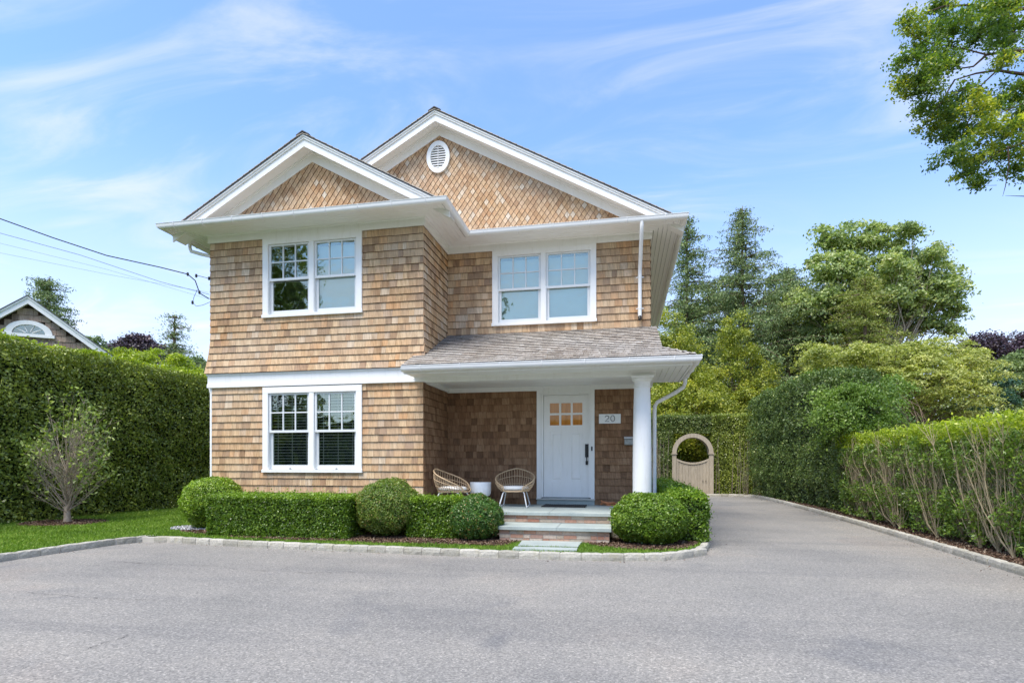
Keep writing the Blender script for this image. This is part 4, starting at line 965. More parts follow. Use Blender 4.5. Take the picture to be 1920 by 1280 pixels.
sub('ornament_body', TERRA, tc_, lambda m: (m.tube([(-.40, 10.98, ZP + .02), (-.36, 10.97, ZP + .07), (-.30, 10.97, ZP + .05), (-.22, 10.97, ZP + .045), (-.15, 10.97, ZP + .06), (-.08, 10.98, ZP + .03)], [.018, .03, .028, .025, .022, .012], 8), m.tube([(-.37, 10.95, ZP + .07), (-.40, 10.93, ZP + .11)], [.02, .008], 6), m.box(-.3, -.1, 10.93, 11.02, ZP + .002, ZP + .03)), smooth=True)

def make_chair(loc, rz, label):
    root = empty('wicker_chair', loc, label, 'chair', 'rattan bucket chairs on the porch')
    c0 = V3(loc)
    def W(x, y, z): return c0 + V3((x, y, z))
    # front = -Y. rim curve param a: 0 front centre... U shaped open bucket
    rw, rd = .375, .33
    def rim(a):     # a in [-pi*?]: angle measured from back (+Y)
        k = abs(a) / math.radians(150)
        x = rw * math.sin(a); y = rd * math.cos(a) if abs(a) < math.pi / 2 else rd * math.cos(a) * .95
        z = .72 - .34 * k ** 1.25 if k <= 1 else .38
        return x, y, z
    def seat(a):
        return .27 * math.sin(a), .26 * math.cos(a) - .01, .30
    A = np.radians(np.linspace(-150, 150, 41))
    rimp = [W(*rim(a)) for a in A]
    fr = [W(*seat(a)) for a in np.radians(np.linspace(172, 188, 5))]
    endR = [W(.185, -.30, .335), W(.17, -.295, .305), W(.10, -.29, .292)]
    loop = [W(-.10, -.29, .292), W(-.17, -.295, .305), W(-.185, -.30, .335)] + rimp + endR + [W(-.10, -.29, .292)]
    sub('rim', RATTAN, root, lambda m: m.tube(loop, .0125, 8), smooth=True)
    sub('seat_ring', RATTAN, root, lambda m: m.tube([W(*seat(a)) for a in np.linspace(0, 2 * math.pi, 33)], .012, 8), smooth=True)
    def inter(a, t):
        r = rim(a); s = seat(a); b = math.sin(t * math.pi) * .035
        return W(s[0] + (r[0] - s[0]) * t + b * math.sin(a), s[1] + (r[1] - s[1]) * t + b * math.cos(a), s[2] + (r[2] - s[2]) * t)
    for a in np.radians(np.linspace(-138, 138, 35)):
        sub('spindle', RATTAN, root, lambda m: m.tube([inter(a, t) for t in (0, .25, .5, .75, 1)], .0052, 5))
    for t in (.3, .66): sub('band', RATTAN, root, lambda m: m.tube([inter(a, t) for a in np.radians(np.linspace(-146, 146, 37))], .0065, 6))
    def sea(m):
        for k in range(9):
            x = -.22 + k * .055; yy = .26 * math.sqrt(max(.02, 1 - (x / .27) ** 2)); m.tube([W(x, -yy, .30), W(x, yy, .30)], .005, 5)
    sub('seat_rods', RATTAN, root, sea)
    def cush(m):
        prof = [(.02, .315), (.23, .315), (.262, .328), (.272, .35), (.262, .372), (.235, .387), (.12, .394), (.02, .396)]
        m.lathe((0, 0, 0), prof, 28); m.v = [tuple(W(v[0] * 1.0, v[1] * .97 - .01, v[2])) for v in m.v]
    sub('cushion', CUSHION, root, cush, smooth=True)
    for s in (-1, 1):
        sub('sled_leg', WHMETAL, root, lambda m: m.tube([W(s * .17, -.16, .292), W(s * .2, -.22, .26), W(s * .255, -.33, .03), W(s * .26, -.335, .012), W(s * .26, -.30, .011), W(s * .26, .20, .011), W(s * .26, .25, .012), W(s * .255, .252, .03), W(s * .2, .17, .27), W(s * .17, .12, .292)], .0115, 8), smooth=True)
    sub('leg_brace', WHMETAL, root, lambda m: (m.tube([W(-.17, -.16, .288), W(.17, -.16, .288)], .009, 6), m.tube([W(-.17, .12, .288), W(.17, .12, .288)], .009, 6)))
    root.rotation_euler.z = rz; return root
make_chair((-2.01, 10.52, ZP), .06, 'rattan bucket chair facing out beside the front door, its white cushion in view')
make_chair((-3.10, 9.98, ZP), math.radians(84), 'rattan bucket chair in the porch corner turned sideways behind the dark shrub')
st = empty('drum_side_table', (-2.70, 10.55, ZP), 'white drum side table between the two rattan chairs', 'side table')
sub('drum', DRUM, st, lambda m: m.lathe((-2.70, 10.55, ZP), [(.02, .18), (.15, .185), (.185, .20), (.2, .235), (.205, .28), (.207, .452), (.203, .457), (.19, .457), (.02, .456)], 36), smooth=True)
sub('drum_foot', WHMETAL, st, lambda m: m.lathe((-2.70, 10.55, ZP), [(.16, .002), (.165, .01), (.05, .03), (.045, .18)], 24), smooth=True)

# ------------------------------------------------------------------ shrubs and hedges
def ellip_pts(c, r, n, seed, lump=.065, shell=.12):
    d = unit(RNG.normal(size=(n, 3))); q = d * np.array(r)
    rr = 1 + .055 * wob(d, 1.5, seed + 11) + lump * wob(q, 5.5, seed) + .5 * lump * wob(q, 16, seed + 3) + RNG.exponential(.018, n) * (RNG.uniform(0, 1, n) < .35); t = 1 - shell * RNG.uniform(0, 1, n) ** 1.5
    P = q * (rr * t)[:, None] + np.array(c); nr = unit(d / np.array(r)); return P, nr
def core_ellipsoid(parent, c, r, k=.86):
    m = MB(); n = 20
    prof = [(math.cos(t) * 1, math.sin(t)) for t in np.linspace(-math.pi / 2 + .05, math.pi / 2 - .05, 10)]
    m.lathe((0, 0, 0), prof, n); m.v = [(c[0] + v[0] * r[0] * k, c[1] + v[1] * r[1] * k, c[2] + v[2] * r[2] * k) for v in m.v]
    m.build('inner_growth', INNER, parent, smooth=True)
def stems(parent, c, h, n=6, spread=.15, rad=.012):
    m = MB()
    for k in range(n):
        a = random.uniform(0, 6.28); m.tube([(c[0] + .03 * math.cos(a), c[1] + .03 * math.sin(a), c[2]), (c[0] + spread * math.cos(a), c[1] + spread * math.sin(a), c[2] + h)], rad, 5)
    m.build('stem', BARK, parent)
def ball(name, c, r, n, mat, label, size=.034, mat2=None, seed=1., flatbot=True):
    root = empty(name, (c[0], c[1], .1), label, 'shrub', 'clipped boxwood balls')
    P, nr = ellip_pts(c, r, n, seed)
    if flatbot: k = P[:, 2] > .13; P, nr = P[k], nr[k]
    rs = np.clip(RNG.normal(.5, .2, len(P)) + .3 * (np.linalg.norm((P - np.array(c)) / np.array(r), axis=1) - .93) * 4, 0, 1)
    if mat2:
        s = wob(P, 3.2, seed + 9) + .9 * (c[2] - P[:, 2]) / r[2] > .85; foliage('foliage', root, P[~s], nr[~s], size, mat, rs=rs[~s], rand=.75); foliage('sparse_foliage', root, P[s], nr[s], size, mat2, rs=rs[s], rand=.75)
    else: foliage('foliage', root, P, nr, size, mat, rs=rs, rand=.75)
    core_ellipsoid(root, c, r); stems(root, (c[0], c[1], .1), max(.1, c[2] - .2)); return root
ball('boxwood_ball', (-7.72, 9.42, .585), (.56, .55, .50), 34000, LM['boxl'], 'lime green clipped boxwood ball at the left corner of the house', seed=1.2)
ball('boxwood_ball', (-3.90, 8.92, .585), (.53, .52, .50), 36000, LM['boxo'], 'large olive green boxwood ball between the two low hedges', seed=2.7, size=.029)
ball('boxwood_ball', (-2.33, 8.82, .45), (.44, .42, .37), 25000, LM['boxd'], 'small dark green boxwood ball left of the brick steps, browning low down', size=.029, mat2=LM['boxo'], seed=4.1)
ball('boxwood_ball', (.42, 8.93, .475), (.59, .53, .40), 36000, LM['box'], 'wide green boxwood mound right of the brick steps', size=.037, seed=5.9)
def hedge_box(name, x0, x1, y0, y1, z0, z1, n, mat, label, size, cat='hedge', group=None, lump=.03, rnd_c=.08, top_mat=None, top_h=.0, rand=.8, inner=.08, faces='all', shear=None, asp=.55, depth=.1, seed=0., rbias=0.):
    root = empty(name, ((x0 + x1) / 2, (y0 + y1) / 2, z0), label, cat, group)
    dx_, dy_, dz_ = x1 - x0, y1 - y0, z1 - z0
    areas = dict(f=dx_ * dz_, b=dx_ * dz_, l=dy_ * dz_, r=dy_ * dz_, t=dx_ * dy_)
    fs = areas if faces == 'all' else {k: areas[k] for k in faces}
    tot = sum(fs.values()); Ps = []; Ns = []
    for k, a in fs.items():
        c = int(n * a / tot); u, v = RNG.uniform(0, 1, c), RNG.uniform(0, 1, c); q = depth * RNG.uniform(0, 1, c) ** 1.3
        if k == 'f': P = np.stack([x0 + dx_ * u, y0 + q, z0 + dz_ * v], 1); nn = (0, -1, 0)
        if k == 'b': P = np.stack([x0 + dx_ * u, y1 - q, z0 + dz_ * v], 1); nn = (0, 1, 0)
        if k == 'l': P = np.stack([x0 + q, y0 + dy_ * u, z0 + dz_ * v], 1); nn = (-1, 0, 0)
        if k == 'r': P = np.stack([x1 - q, y0 + dy_ * u, z0 + dz_ * v], 1); nn = (1, 0, 0)
        if k == 't': P = np.stack([x0 + dx_ * u, y0 + dy_ * v, z1 - q], 1); nn = (0, 0, 1)
        Ps.append(P); Ns.append(np.tile(np.array(nn, float), (c, 1)))
    P = np.concatenate(Ps); nr = np.concatenate(Ns)
    # round the corners: pull towards an inset box
    R_ = rnd_c; lo_ = np.array([x0 + R_, y0 + R_, z0 - 5]); hi_ = np.array([x1 - R_, y1 - R_, z1 - R_]); Q = np.clip(P, lo_, hi_); dv = P - Q; L_ = np.linalg.norm(dv, axis=1, keepdims=True)
    P = np.where(L_ > R_, Q + dv / np.maximum(L_, 1e-6) * (R_ - (0)), P)
    P = P + nr * (lump * wob(P, 2.3 if dz_ > 1.5 else 5, seed) + .4 * lump * wob(P, 9, seed + 2))[:, None] - nr * (depth * .25 * RNG.uniform(0, 1, len(P)))[:, None] + nr * (RNG.exponential(size * .45, len(P)) * (RNG.uniform(0, 1, len(P)) < .3))[:, None] + nr * (.35 * lump * wob(P, 17, seed + 5))[:, None]
    if cat == 'hedge' and z1 < 1.2:
        st_ = (RNG.uniform(0, 1, len(P)) < .02) & (P[:, 2] > z1 - .12); P[st_, 2] += RNG.exponential(.03, st_.sum())
    if shear: P = shear(P)
    rs = np.clip(RNG.normal(.45 + rbias, .22, len(P)), 0, 1)
    if top_mat is not None:
        tz_ = z1 - top_h + .5 * top_h * wob(P, 3, 5.) ; s = (P[:, 2] > tz_)
        foliage('foliage', root, P[~s], nr[~s], size, mat, rs=rs[~s], rand=rand, asp=asp); foliage('top_growth', root, P[s], nr[s], size, top_mat, rs=rs[s], rand=rand, asp=asp)
    else: foliage('foliage', root, P, nr, size, mat, rs=rs, rand=rand, asp=asp)
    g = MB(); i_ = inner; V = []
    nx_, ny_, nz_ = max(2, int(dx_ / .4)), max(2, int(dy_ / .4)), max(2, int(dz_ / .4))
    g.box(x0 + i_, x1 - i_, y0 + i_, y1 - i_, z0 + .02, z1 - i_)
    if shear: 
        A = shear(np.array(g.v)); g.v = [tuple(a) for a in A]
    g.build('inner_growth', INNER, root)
    return root
hedge_box('boxwood_hedge', -7.0, -4.35, 8.34, 9.25, .11, .80, 76000, LM['box'], 'long low clipped boxwood hedge under the ground floor window', .035, group='low boxwood hedges along the house', top_mat=LM['boxl'], top_h=.06)
hedge_box('boxwood_hedge', -3.52, -2.6, 8.72, 9.27, .11, .78, 28000, LM['box'], 'short low boxwood hedge between the olive ball and the dark ball', .035, group='low boxwood hedges along the house', top_mat=LM['boxl'], top_h=.08, seed=3.)
hedge_box('boxwood_hedge', .72, 1.36, 9.15, 17.0, .11, .90, 80000, LM['box'], 'bright boxwood hedge running back along the right side of the house', .042, rnd_c=.2, group='low boxwood hedges along the house', top_mat=LM['boxl'], top_h=.12, seed=6., lump=.05)
# tall hedge on the left
def hl_shear(P):
    P = P.copy(); k = (P[:, 2] / 4.1); P[:, 2] += np.where(P[:, 2] > 2, .10 * wob(P * np.array([0, 1, 0]), .9, 2) * 1, 0); P[:, 0] += .12 * wob(P, .8, 4.) ; P[:, 0] += (P[:, 1] - 9) * .06; return P
hedge_box('privet_hedge', -14.4, -12.45, 4.5, 24.0, .1, 4.08, 230000, LM['privl'], 'tall dark privet hedge along the left side of the lawn', .068, lump=.10, rnd_c=.2, faces='frt', top_mat=LM['privtop'], top_h=.14, shear=hl_shear, inner=.36, depth=.36, rand=.95, asp=.55)
# tall glossy hedge block, right
def ht_shear(P):
    P = P.copy(); t = np.clip((P[:, 1] - 15.0) / 3.2, 0, 1); z = P[:, 2]
    P[:, 2] = np.where(z > 1.0, 1.0 + (z - 1.0) * (.80 + .20 * t ** .7 - .05 * np.clip((P[:, 1] - 18) / 5, 0, 1)) + .06 * wob(P * np.array([1, 1, 0]), 1.4, 3.), z); P[:, 0] += .08 * wob(P, 1.1, 2) - .5 * np.clip((P[:, 1] - 18.5) / 5, 0, 1) - .28 * (1 - np.clip(z / 1.2, 0, 1)) * -1; return P
hedge_box('dark_tall_hedge', 5.35, 6.35, 15.3, 23.6, .1, 4.15, 110000, LM['yew'], 'tall dark glossy hedge block at the far right of the drive', .062, lump=.15, rnd_c=.3, faces='flrt', shear=ht_shear, inner=.3, depth=.25, asp=.6, seed=8., top_mat=LM['privr'], top_h=.12)
# looser shrub growing out of its near end
def loose(name, label, cat, clumps, n, mat, size, base, seed=0., group=None, asp=.55, spread=.35, flat=.7, trunk=None, limb_mat=BARK, limbs=True, nrm_up=.5, rand=.9, cl_frac=.55, droop=0., nclu=None, twr=.05):
    """clumps: list of (centre, (rx,ry,rz)) ellipsoids in world space. Leaves gather in clusters through the crown."""
    root = empty(name, base, label, cat, group); Cs = []; 
    vol = [c[1][0] * c[1][1] * c[1][2] for c in clumps]; tot = sum(v ** .67 for v in vol)
    ctr = []
    for (c, r), v in zip(clumps, vol):
        k = int((nclu or max(20, n // 260)) * v ** .67 / tot) + 2; d = unit(RNG.normal(size=(k, 3))); t = RNG.uniform(.35, 1.0, k) ** .6
        q = d * np.array(r) * (t * (1 + .22 * wob(d, 2.2, seed)))[:, None]; ctr.append(np.array(c) + q)
    ctr = np.concatenate(ctr); k = len(ctr); sz = RNG.uniform(.55, 1.3, k) * spread
    idx = RNG.integers(0, k, n); off_ = RNG.normal(size=(n, 3)) * sz[idx][:, None] * np.array([1, 1, flat * .6]) * .55
    P = ctr[idx] + off_; P[:, 2] -= .35 * (off_[:, 0] ** 2 + off_[:, 1] ** 2) / np.maximum(sz[idx], .05) * 1.0
    tone = RNG.normal(0, .13, k)[idx]; rs = np.clip(RNG.normal(.45, .2, n) + tone, 0, 1)
    nr = np.tile(np.array([0, 0, nrm_up]), (n, 1)) + unit(off_) * .5
    foliage('crown', root, P, nr, size, mat, asp=asp, rand=rand, rs=rs, droop=droop)
    m = MB()
    if trunk:
        b, top, r0 = V3(base), V3(trunk[0]), trunk[1]; mid = b.lerp(top, .5) + V3((random.uniform(-1, 1), random.uniform(-1, 1), 0)) * (top - b).length * .05
        m.tube([b, mid, top], [r0, r0 * .8, r0 * .6], 8)
        if limbs:
            sel = RNG.choice(k, min(k, int(k * cl_frac)), replace=False)
            for j in sel:
                e = V3(ctr[j]); s_ = b.lerp(top, random.uniform(.45, 1.0)); md = s_.lerp(e, .5) + V3((random.uniform(-.1, .1), random.uniform(-.1, .1), random.uniform(0, .16))) * (e - s_).length
                rr = r0 * random.uniform(.10, .3); m.tube([s_, s_.lerp(md, .55), md, md.lerp(e, .6), e], [rr, rr * .8, rr * .6, rr * .4, rr * .15], 5)
        m.build('trunk', limb_mat, root, smooth=True)
    return root
def cl(px, py, d, wpx, hpx, dep=.8):
    """ellipsoid whose outline is wpx x hpx picture pixels at distance d"""
    c = D(px, py, d); return ((c.x, c.y, c.z), (wpx / 2 * d / F, wpx / 2 * d / F * dep, hpx / 2 * d / F))
loose('broadleaf_shrub', 'loose bright green shrub spilling over the near end of the tall dark hedge', 'shrub', [cl(1585, 738, 13.7, 90, 56), cl(1565, 780, 13.5, 60, 60), cl(1610, 770, 13.8, 110, 80), cl(1630, 735, 14.2, 80, 50), cl(1640, 760, 15.6, 100, 70), cl(1660, 800, 15.4, 90, 50), cl(1610, 820, 15.2, 140, 70), cl(1650, 725, 17, 90, 50), cl(1585, 735, 16, 90, 60), cl(1600, 780, 14.9, 130, 90)], 62000, LM['lsh'], .07, (7.6, 15.9, .07), spread=.32, trunk=((7.8, 15.9, 1.2), .06), seed=2.)
# back hedge with the gate
hb = hedge_box('back_hedge', .6, 2.08, 24.3, 25.6, .0, 3.35, 42000, LM['back'], 'dusty green hedge left of the arched gate at the end of the drive', .07, lump=.08, rnd_c=.12, faces='frt', inner=.22, depth=.22, seed=11., asp=.5, group='hedge sections either side of the gate')
hb2 = hedge_box('back_hedge', 3.70, 6.2, 24.5, 25.6, .0, 3.42, 42000, LM['privl'], 'darker hedge right of the arched gate in the corner of the drive', .07, lump=.08, rnd_c=.12, faces='flrt', inner=.22, depth=.22, seed=13., asp=.5, group='hedge sections either side of the gate')
hedge_box('gate_top_hedge', 2.05, 3.74, 24.55, 25.5, 2.62, 3.38, 9000, LM['back'], 'strip of hedge grown over the top of the arched gate', .07, lump=.06, rnd_c=.1, faces='fblrt', inner=.15, depth=.16, seed=15., asp=.5)
def twigs(parent, x0, x1, y, z0, z1, n, rad, mat, name='bare_stems', dev=.12):
    m = MB()
    for k in range(n):
        x = random.uniform(x0, x1); a = random.uniform(-.12, .12); zt = random.uniform(z0 + (z1 - z0) * .5, z1)
        m.tube([(x, y + random.uniform(-.03, .05), z0), (x + a * .5 + random.uniform(-.03, .03), y + random.uniform(-.05, .04), (z0 + zt) / 2), (x + a * (zt - z0) * .6, y + random.uniform(-.08, .03), zt)], [rad, rad * .8, rad * .5], 4)
    m.build(name, mat, parent, kind='stuff')
twigs(hb, .65, 2.0, 24.27, .05, 2.9, 46, .0065, GTWIG); twigs(hb2, 3.78, 5.6, 24.45, .05, 2.6, 22, .0065, GTWIG)
# mirrored dim garden beyond the gate
loose('garden_shrub', 'yellow green shrub seen through the left of the gate arch', 'shrub', [((3.1, 30.5, 2.0), (1.1, .8, 1.3))], 9000, LM['arb'], .10, (3.1, 30.5, 0), spread=.3, trunk=((3.1, 30.5, 1.0), .05))
loose('garden_shrub', 'dark blue green shrub seen through the right of the gate arch', 'shrub', [((4.75, 30.5, 1.6), (.85, .8, 1.7))], 9000, LM['dk'], .08, (4.75, 30.5, 0), spread=.25, trunk=((4.75, 30.5, 1.0), .05))
hedge_box('garden_hedge', -2, 12, 33.5, 35, 0, 3.6, 30000, LM['yew'], 'dark hedge closing the garden behind the gate arch', .12, faces='ft', inner=.2, depth=.2, rnd_c=.2, lump=.15)
# ragged privet hedge on the right
def ragged():
    root = empty('ragged_privet_hedge', (5.9, 9.5, .07), 'ragged privet hedge with bare tan stems and bright green top, right of the drive', 'hedge')
    xf = lambda y: 5.12 + (y - 8.4) * .033
    y = 4.6; H_ = 2.03
    rg = random.Random(3)
    while y < 15.6:
        x = xf(y) + rg.uniform(.03, .28); m = MB(); k = rg.randint(15, 20)
        m.tube([(x, y, .02), (x + rg.uniform(-.02, .02), y, .12)], [.038, .02], 6)
        for j in range(k):
            lean = rg.gauss(.38, .42); lx = rg.uniform(-.38, .32); h = rg.uniform(1.2, 1.95); r0 = rg.choice((.0035, .0045, .006, .0075, .011))
            pts = [(x, y, .08)]; px_, py_, pz_ = x, y, .08
            for q in range(1, 7):
                t = q / 6; f = t ** .75
                pts.append((x + lx * f * .62 + rg.uniform(-.03, .03), y + lean * f * .95 + rg.uniform(-.035, .035), .08 + h * t ** 1.12))
            m.tube(pts, [r0, r0 * .9, r0 * .8, r0 * .7, r0 * .55, r0 * .45, r0 * .3], 5)
            for b in range(rg.randint(3, 6)):
                q = rg.randint(2, 5); p = V3(pts[q]); dr = V3((rg.uniform(-.3, .2), rg.uniform(-.35, .35), rg.uniform(.25, .6))) * rg.uniform(.5, 1.1); m.tube([p, p + dr * .5 + V3((0, 0, .03)), p + dr], [r0 * .4, r0 * .3, r0 * .15], 4)
        m.build('stem', TWIG, root, smooth=True); y += rg.uniform(.34, .5)
    def blob(n, z0, z1, d0, d1, thr, mat, name, size, rb=.45, seed=0.):
        yy = RNG.uniform(4.5, 15.6, n); zz_ = RNG.uniform(z0, z1, n); d = RNG.uniform(d0, d1, n)
        P = np.stack([5.12 + (yy - 8.4) * .033 + d, yy, zz_], 1); w1 = wob(P, 2.6, seed) + .5 * wob(P, 7, seed + 4); k = w1 > thr; P = P[k]
        P[:, 0] += -.10 * wob(P, 3.1, 2.); top = z1; P[:, 2] += .08 * wob(P, 3.3, 7.) + RNG.exponential(.03, len(P)) * (RNG.uniform(0, 1, len(P)) < .12)
        foliage(name, root, P, np.tile([-.5, 0, .6], (len(P), 1)), size, mat, rand=.9, rs=np.clip(RNG.normal(rb, .22, len(P)), 0, 1), asp=.5)
    blob(60000, 1.66, H_, -.02, 1.2, -.42, LM['privtop'], 'top_growth', .06, .5, 1.)
    blob(32000, 1.35, 1.85, -.02, .45, .08, LM['privr'], 'upper_foliage', .055, .75, 3.)
    blob(125000, .15, 1.78, -.07, .5, .27, LM['privr'], 'mid_foliage', .052, .5, 5.)
    blob(90000, .1, 1.95, .55, 1.05, -.25, LM['privr'], 'rear_foliage', .065, .35, 8.)
    blob(22000, .1, .6, .1, .9, .25, LM['privr'], 'low_foliage', .055, .5, 2.)
    return root
ragged()
loose('garden_shrub', 'mixed green shrub behind the ragged hedge at the right edge', 'shrub', [((8.5, 9.5, .8), (1.2, 3.5, .9)), ((8.5, 14, .9), (1.3, 2.5, .9))], 22000, LM['privr'], .08, (8.5, 10, 0), spread=.4)

# ------------------------------------------------------------------ young tree on the lawn
def young_tree():
    b = V3((-11.44, 9.72, .1)); root = empty('young_tree', b, 'young multi stemmed tree with sparse leaves in a mulch ring on the lawn', 'tree')
    m = MB(); tips = []; rg = random.Random(11)
    m.tube([b, b + V3((-.01, 0, .16)), b + V3((-.02, 0, .34))], [.075, .06, .055], 9)
    for k in range(90):
        a = rg.uniform(0, 6.28); el = rg.uniform(.35, 1.35) if k > 10 else rg.uniform(1.1, 1.5); L_ = rg.uniform(.9, 1.55) if el > .9 else rg.uniform(.6, 1.0)
        L_ *= 1.25 if k < 8 else 1
        s_ = b + V3((rg.uniform(-.03, .03), rg.uniform(-.03, .03), rg.uniform(.14, 1.1))); r0 = rg.uniform(.005, .014); pts = [s_]; d = V3((math.cos(a) * math.cos(el), math.sin(a) * math.cos(el), math.sin(el)))
        for q in range(1, 7):
            d = (d + V3((rg.uniform(-.12, .12), rg.uniform(-.12, .12), rg.uniform(-.02, .16)))).normalized(); pts.append(pts[-1] + d * L_ / 6)
        m.tube(pts, [r0 * (1 - q / 7.5) for q in range(7)], 5)
        for q in range(3, 7):
            for _ in range(3):
                dd = (d + V3((rg.uniform(-.9, .9), rg.uniform(-.9, .9), rg.uniform(-.5, .7)))).normalized() * rg.uniform(.1, .3); m.tube([pts[q], pts[q] + dd], [r0 * .3, .0015], 4); tips.append((pts[q] + dd, q, pts[q].z))
    m.build('trunk', GTWIG, root, smooth=True)
    C = []
    for p, q, z in tips:
        outer = math.hypot(p.x - b.x, p.y - b.y); k = rg.choice((0, 1, 3, 5, 8)) if (outer > .55 or z > 1.8) else rg.choice((0, 0, 0, 0, 2))
        for _ in range(k): C.append((p.x + rg.gauss(0, .06), p.y + rg.gauss(0, .06), p.z + rg.gauss(0, .05)))
    C = np.array(C); foliage('leaves', root, C, np.tile([0, 0, .6], (len(C), 1)), .085, LM['shr'], asp=.5)
young_tree()

# ------------------------------------------------------------------ arched gate
def gate():
    b = (2.9, 24.35, 0.0); root = empty('arched_garden_gate', b, 'weathered timber garden gate with round arch in the back hedge', 'gate')
    xl, xr, y0 = 2.07, 3.72, 24.25; pw = .17
    for x in (xl, xr - pw): sub('gate_post', GATEW, root, lambda m: m.box(x, x + pw, y0, y0 + .14, .0, 1.72))
    for x in (xl, xr - pw): sub('post_cap', GATEW, root, lambda m: m.box(x - .035, x + pw + .035, y0 - .03, y0 + .17, 1.721, 1.765))
    cx, ro, ri = (xl + xr) / 2, (xr - xl) / 2, (xr - xl) / 2 - pw
    def arch(m, y_0, y_1, ro, ri, n=24):
        for i in range(n):
            t0, t1 = math.pi * i / n, math.pi * (i + 1) / n; f = lambda r, t: (cx + r * math.cos(t), 1.766 + r * math.sin(t))
            m.prism([f(ro, t0), f(ro, t1), f(ri, t1), f(ri, t0)], 'y', y_0, y_1, r=.5)
    sub('arch', GATEW, root, lambda m: arch(m, y0 - .01, y0 + .15, ro, ri)); sub('arch_trim', GATEW, root, lambda m: arch(m, y0 + .151, y0 + .45, ro - .02, ri - .02))
    gx0, gx1 = xl + pw + .01, xr - pw - .01; n = 11; bw = (gx1 - gx0) / n
    top = lambda x: 1.33 + .17 * ((x - cx) / (gx1 - cx)) ** 2
    for i in range(n):
        x0, x1 = gx0 + i * bw + .002, gx0 + (i + 1) * bw - .003
        sub('gate_board', GATEW, root, lambda m: m.prism([(x0, .07), (x1, .07), (x1, top(x1)), (x0, top(x0))], 'y', y0 + .05 + random.uniform(0, .004), y0 + .075))
    def rail(m):
        k = 14
        for i in range(k):
            a, c = gx0 + (gx1 - gx0) * i / k, gx0 + (gx1 - gx0) * (i + 1) / k; m.prism([(a, top(a) - .03), (c, top(c) - .03), (c, top(c) + .05), (a, top(a) + .05)], 'y', y0 + .025, y0 + .10, r=.4)
    sub('curved_rail', GATEW, root, rail)
    for x in (gx0, gx1 - .07): sub('gate_stile', GATEW, root, lambda m: m.box(x, x + .07, y0 + .03, y0 + .048, .07, top(x)))
    sub('latch', BLACK, root, lambda m: (m.tube([(gx1 - .12, y0 + .03, .62), (gx1 - .12, y0 + .0, .62)], .02, 8), m.tube([(gx1 - .24, y0 + .03, .62), (gx1 - .24, y0 + .0, .62)], .02, 8)))
gate()

# ------------------------------------------------------------------ trees
def conifer(name, label, px, py_top, d, wpx, z0, mat, n, seed, group=None, size=.18, droop=.9, step=.40, sparse=1.):
    top = D(px, py_top, d); base = (top.x, top.y, 0); H_ = top.z; Rm = wpx / 2 * d / F
    root = empty(name, base, label, 'tree', group); rg = random.Random(seed); m = MB(); m.tube([base, (top.x, top.y, H_ * .5), (top.x, top.y, H_)], [.26, .15, .02], 8)
    C = []; z = z0
    while z < H_ - .1:
        t = (z - z0) / (H_ - z0); R_ = Rm * 2.0 * (1 - t) ** .85 * rg.uniform(.45, 1.2) + .22
        for k in range(rg.randint(4, 6)):
            a = rg.uniform(0, 6.28); Lb = R_ * rg.uniform(.45, 1.15); up = rg.uniform(.0, .45)
            pts = [V3((top.x, top.y, z))]; 
            for q in range(1, 6):
                f = q / 5; pts.append(V3((top.x + math.cos(a) * Lb * f, top.y + math.sin(a) * Lb * f, z + Lb * (up * f - .28 * f * f) + rg.uniform(-.05, .05))))
            m.tube(pts, [.04, .032, .025, .018, .012, .004], 4)
            cnt = int(26 * sparse * (Lb + .4))
            for _ in range(cnt):
                f = rg.uniform(.12, 1.05); i = min(4, int(f * 5)); p = pts[i].lerp(pts[i + 1], min(1, f * 5 - i)); sp = .10 + .16 * (1 - abs(f - .5))
                C.append((p.x + rg.gauss(0, sp), p.y + rg.gauss(0, sp), p.z - abs(rg.gauss(0, .16)) * droop + .03))
        z += step * rg.uniform(.7, 1.2) * (1 - .45 * t)
    m.build('trunk', BARK, root, smooth=True); C = np.array(C)
    if len(C) < n:
        k = int(math.ceil(n / len(C))); C = np.concatenate([C + RNG.normal(0, .07, C.shape) * (i > 0) for i in range(k)])[:n]
    foliage('crown', root, C, np.tile([0, 0, .3], (len(C), 1)), size, mat, asp=.28, rand=1., droop=droop)
    return root
conifer('spruce_tree', 'tall thin spruce immediately right of the house eave', 1288, 405, 36, 170, 2.0, LM['con'], 42000, 3, 'tall spruces behind the house')
conifer('spruce_tree', 'tallest spruce, wide and sparse, left of the broad green tree', 1392, 386, 34, 245, 2.0, LM['con'], 64000, 5, 'tall spruces behind the house')
conifer('spruce_tree', 'dark shorter spruce between the tall spruce and the broad green tree', 1478, 500, 37, 230, 2.0, LM['con'], 52000, 8, 'tall spruces behind the house', size=.2)
conifer('layered_cedar_tree', 'yellow green layered cedar below the broad green tree', 1622, 520, 30, 230, 3.5, LM['ced'], 34000, 12, size=.15, droop=.2, step=.5)
mb_ = D(1650, 860, 34)
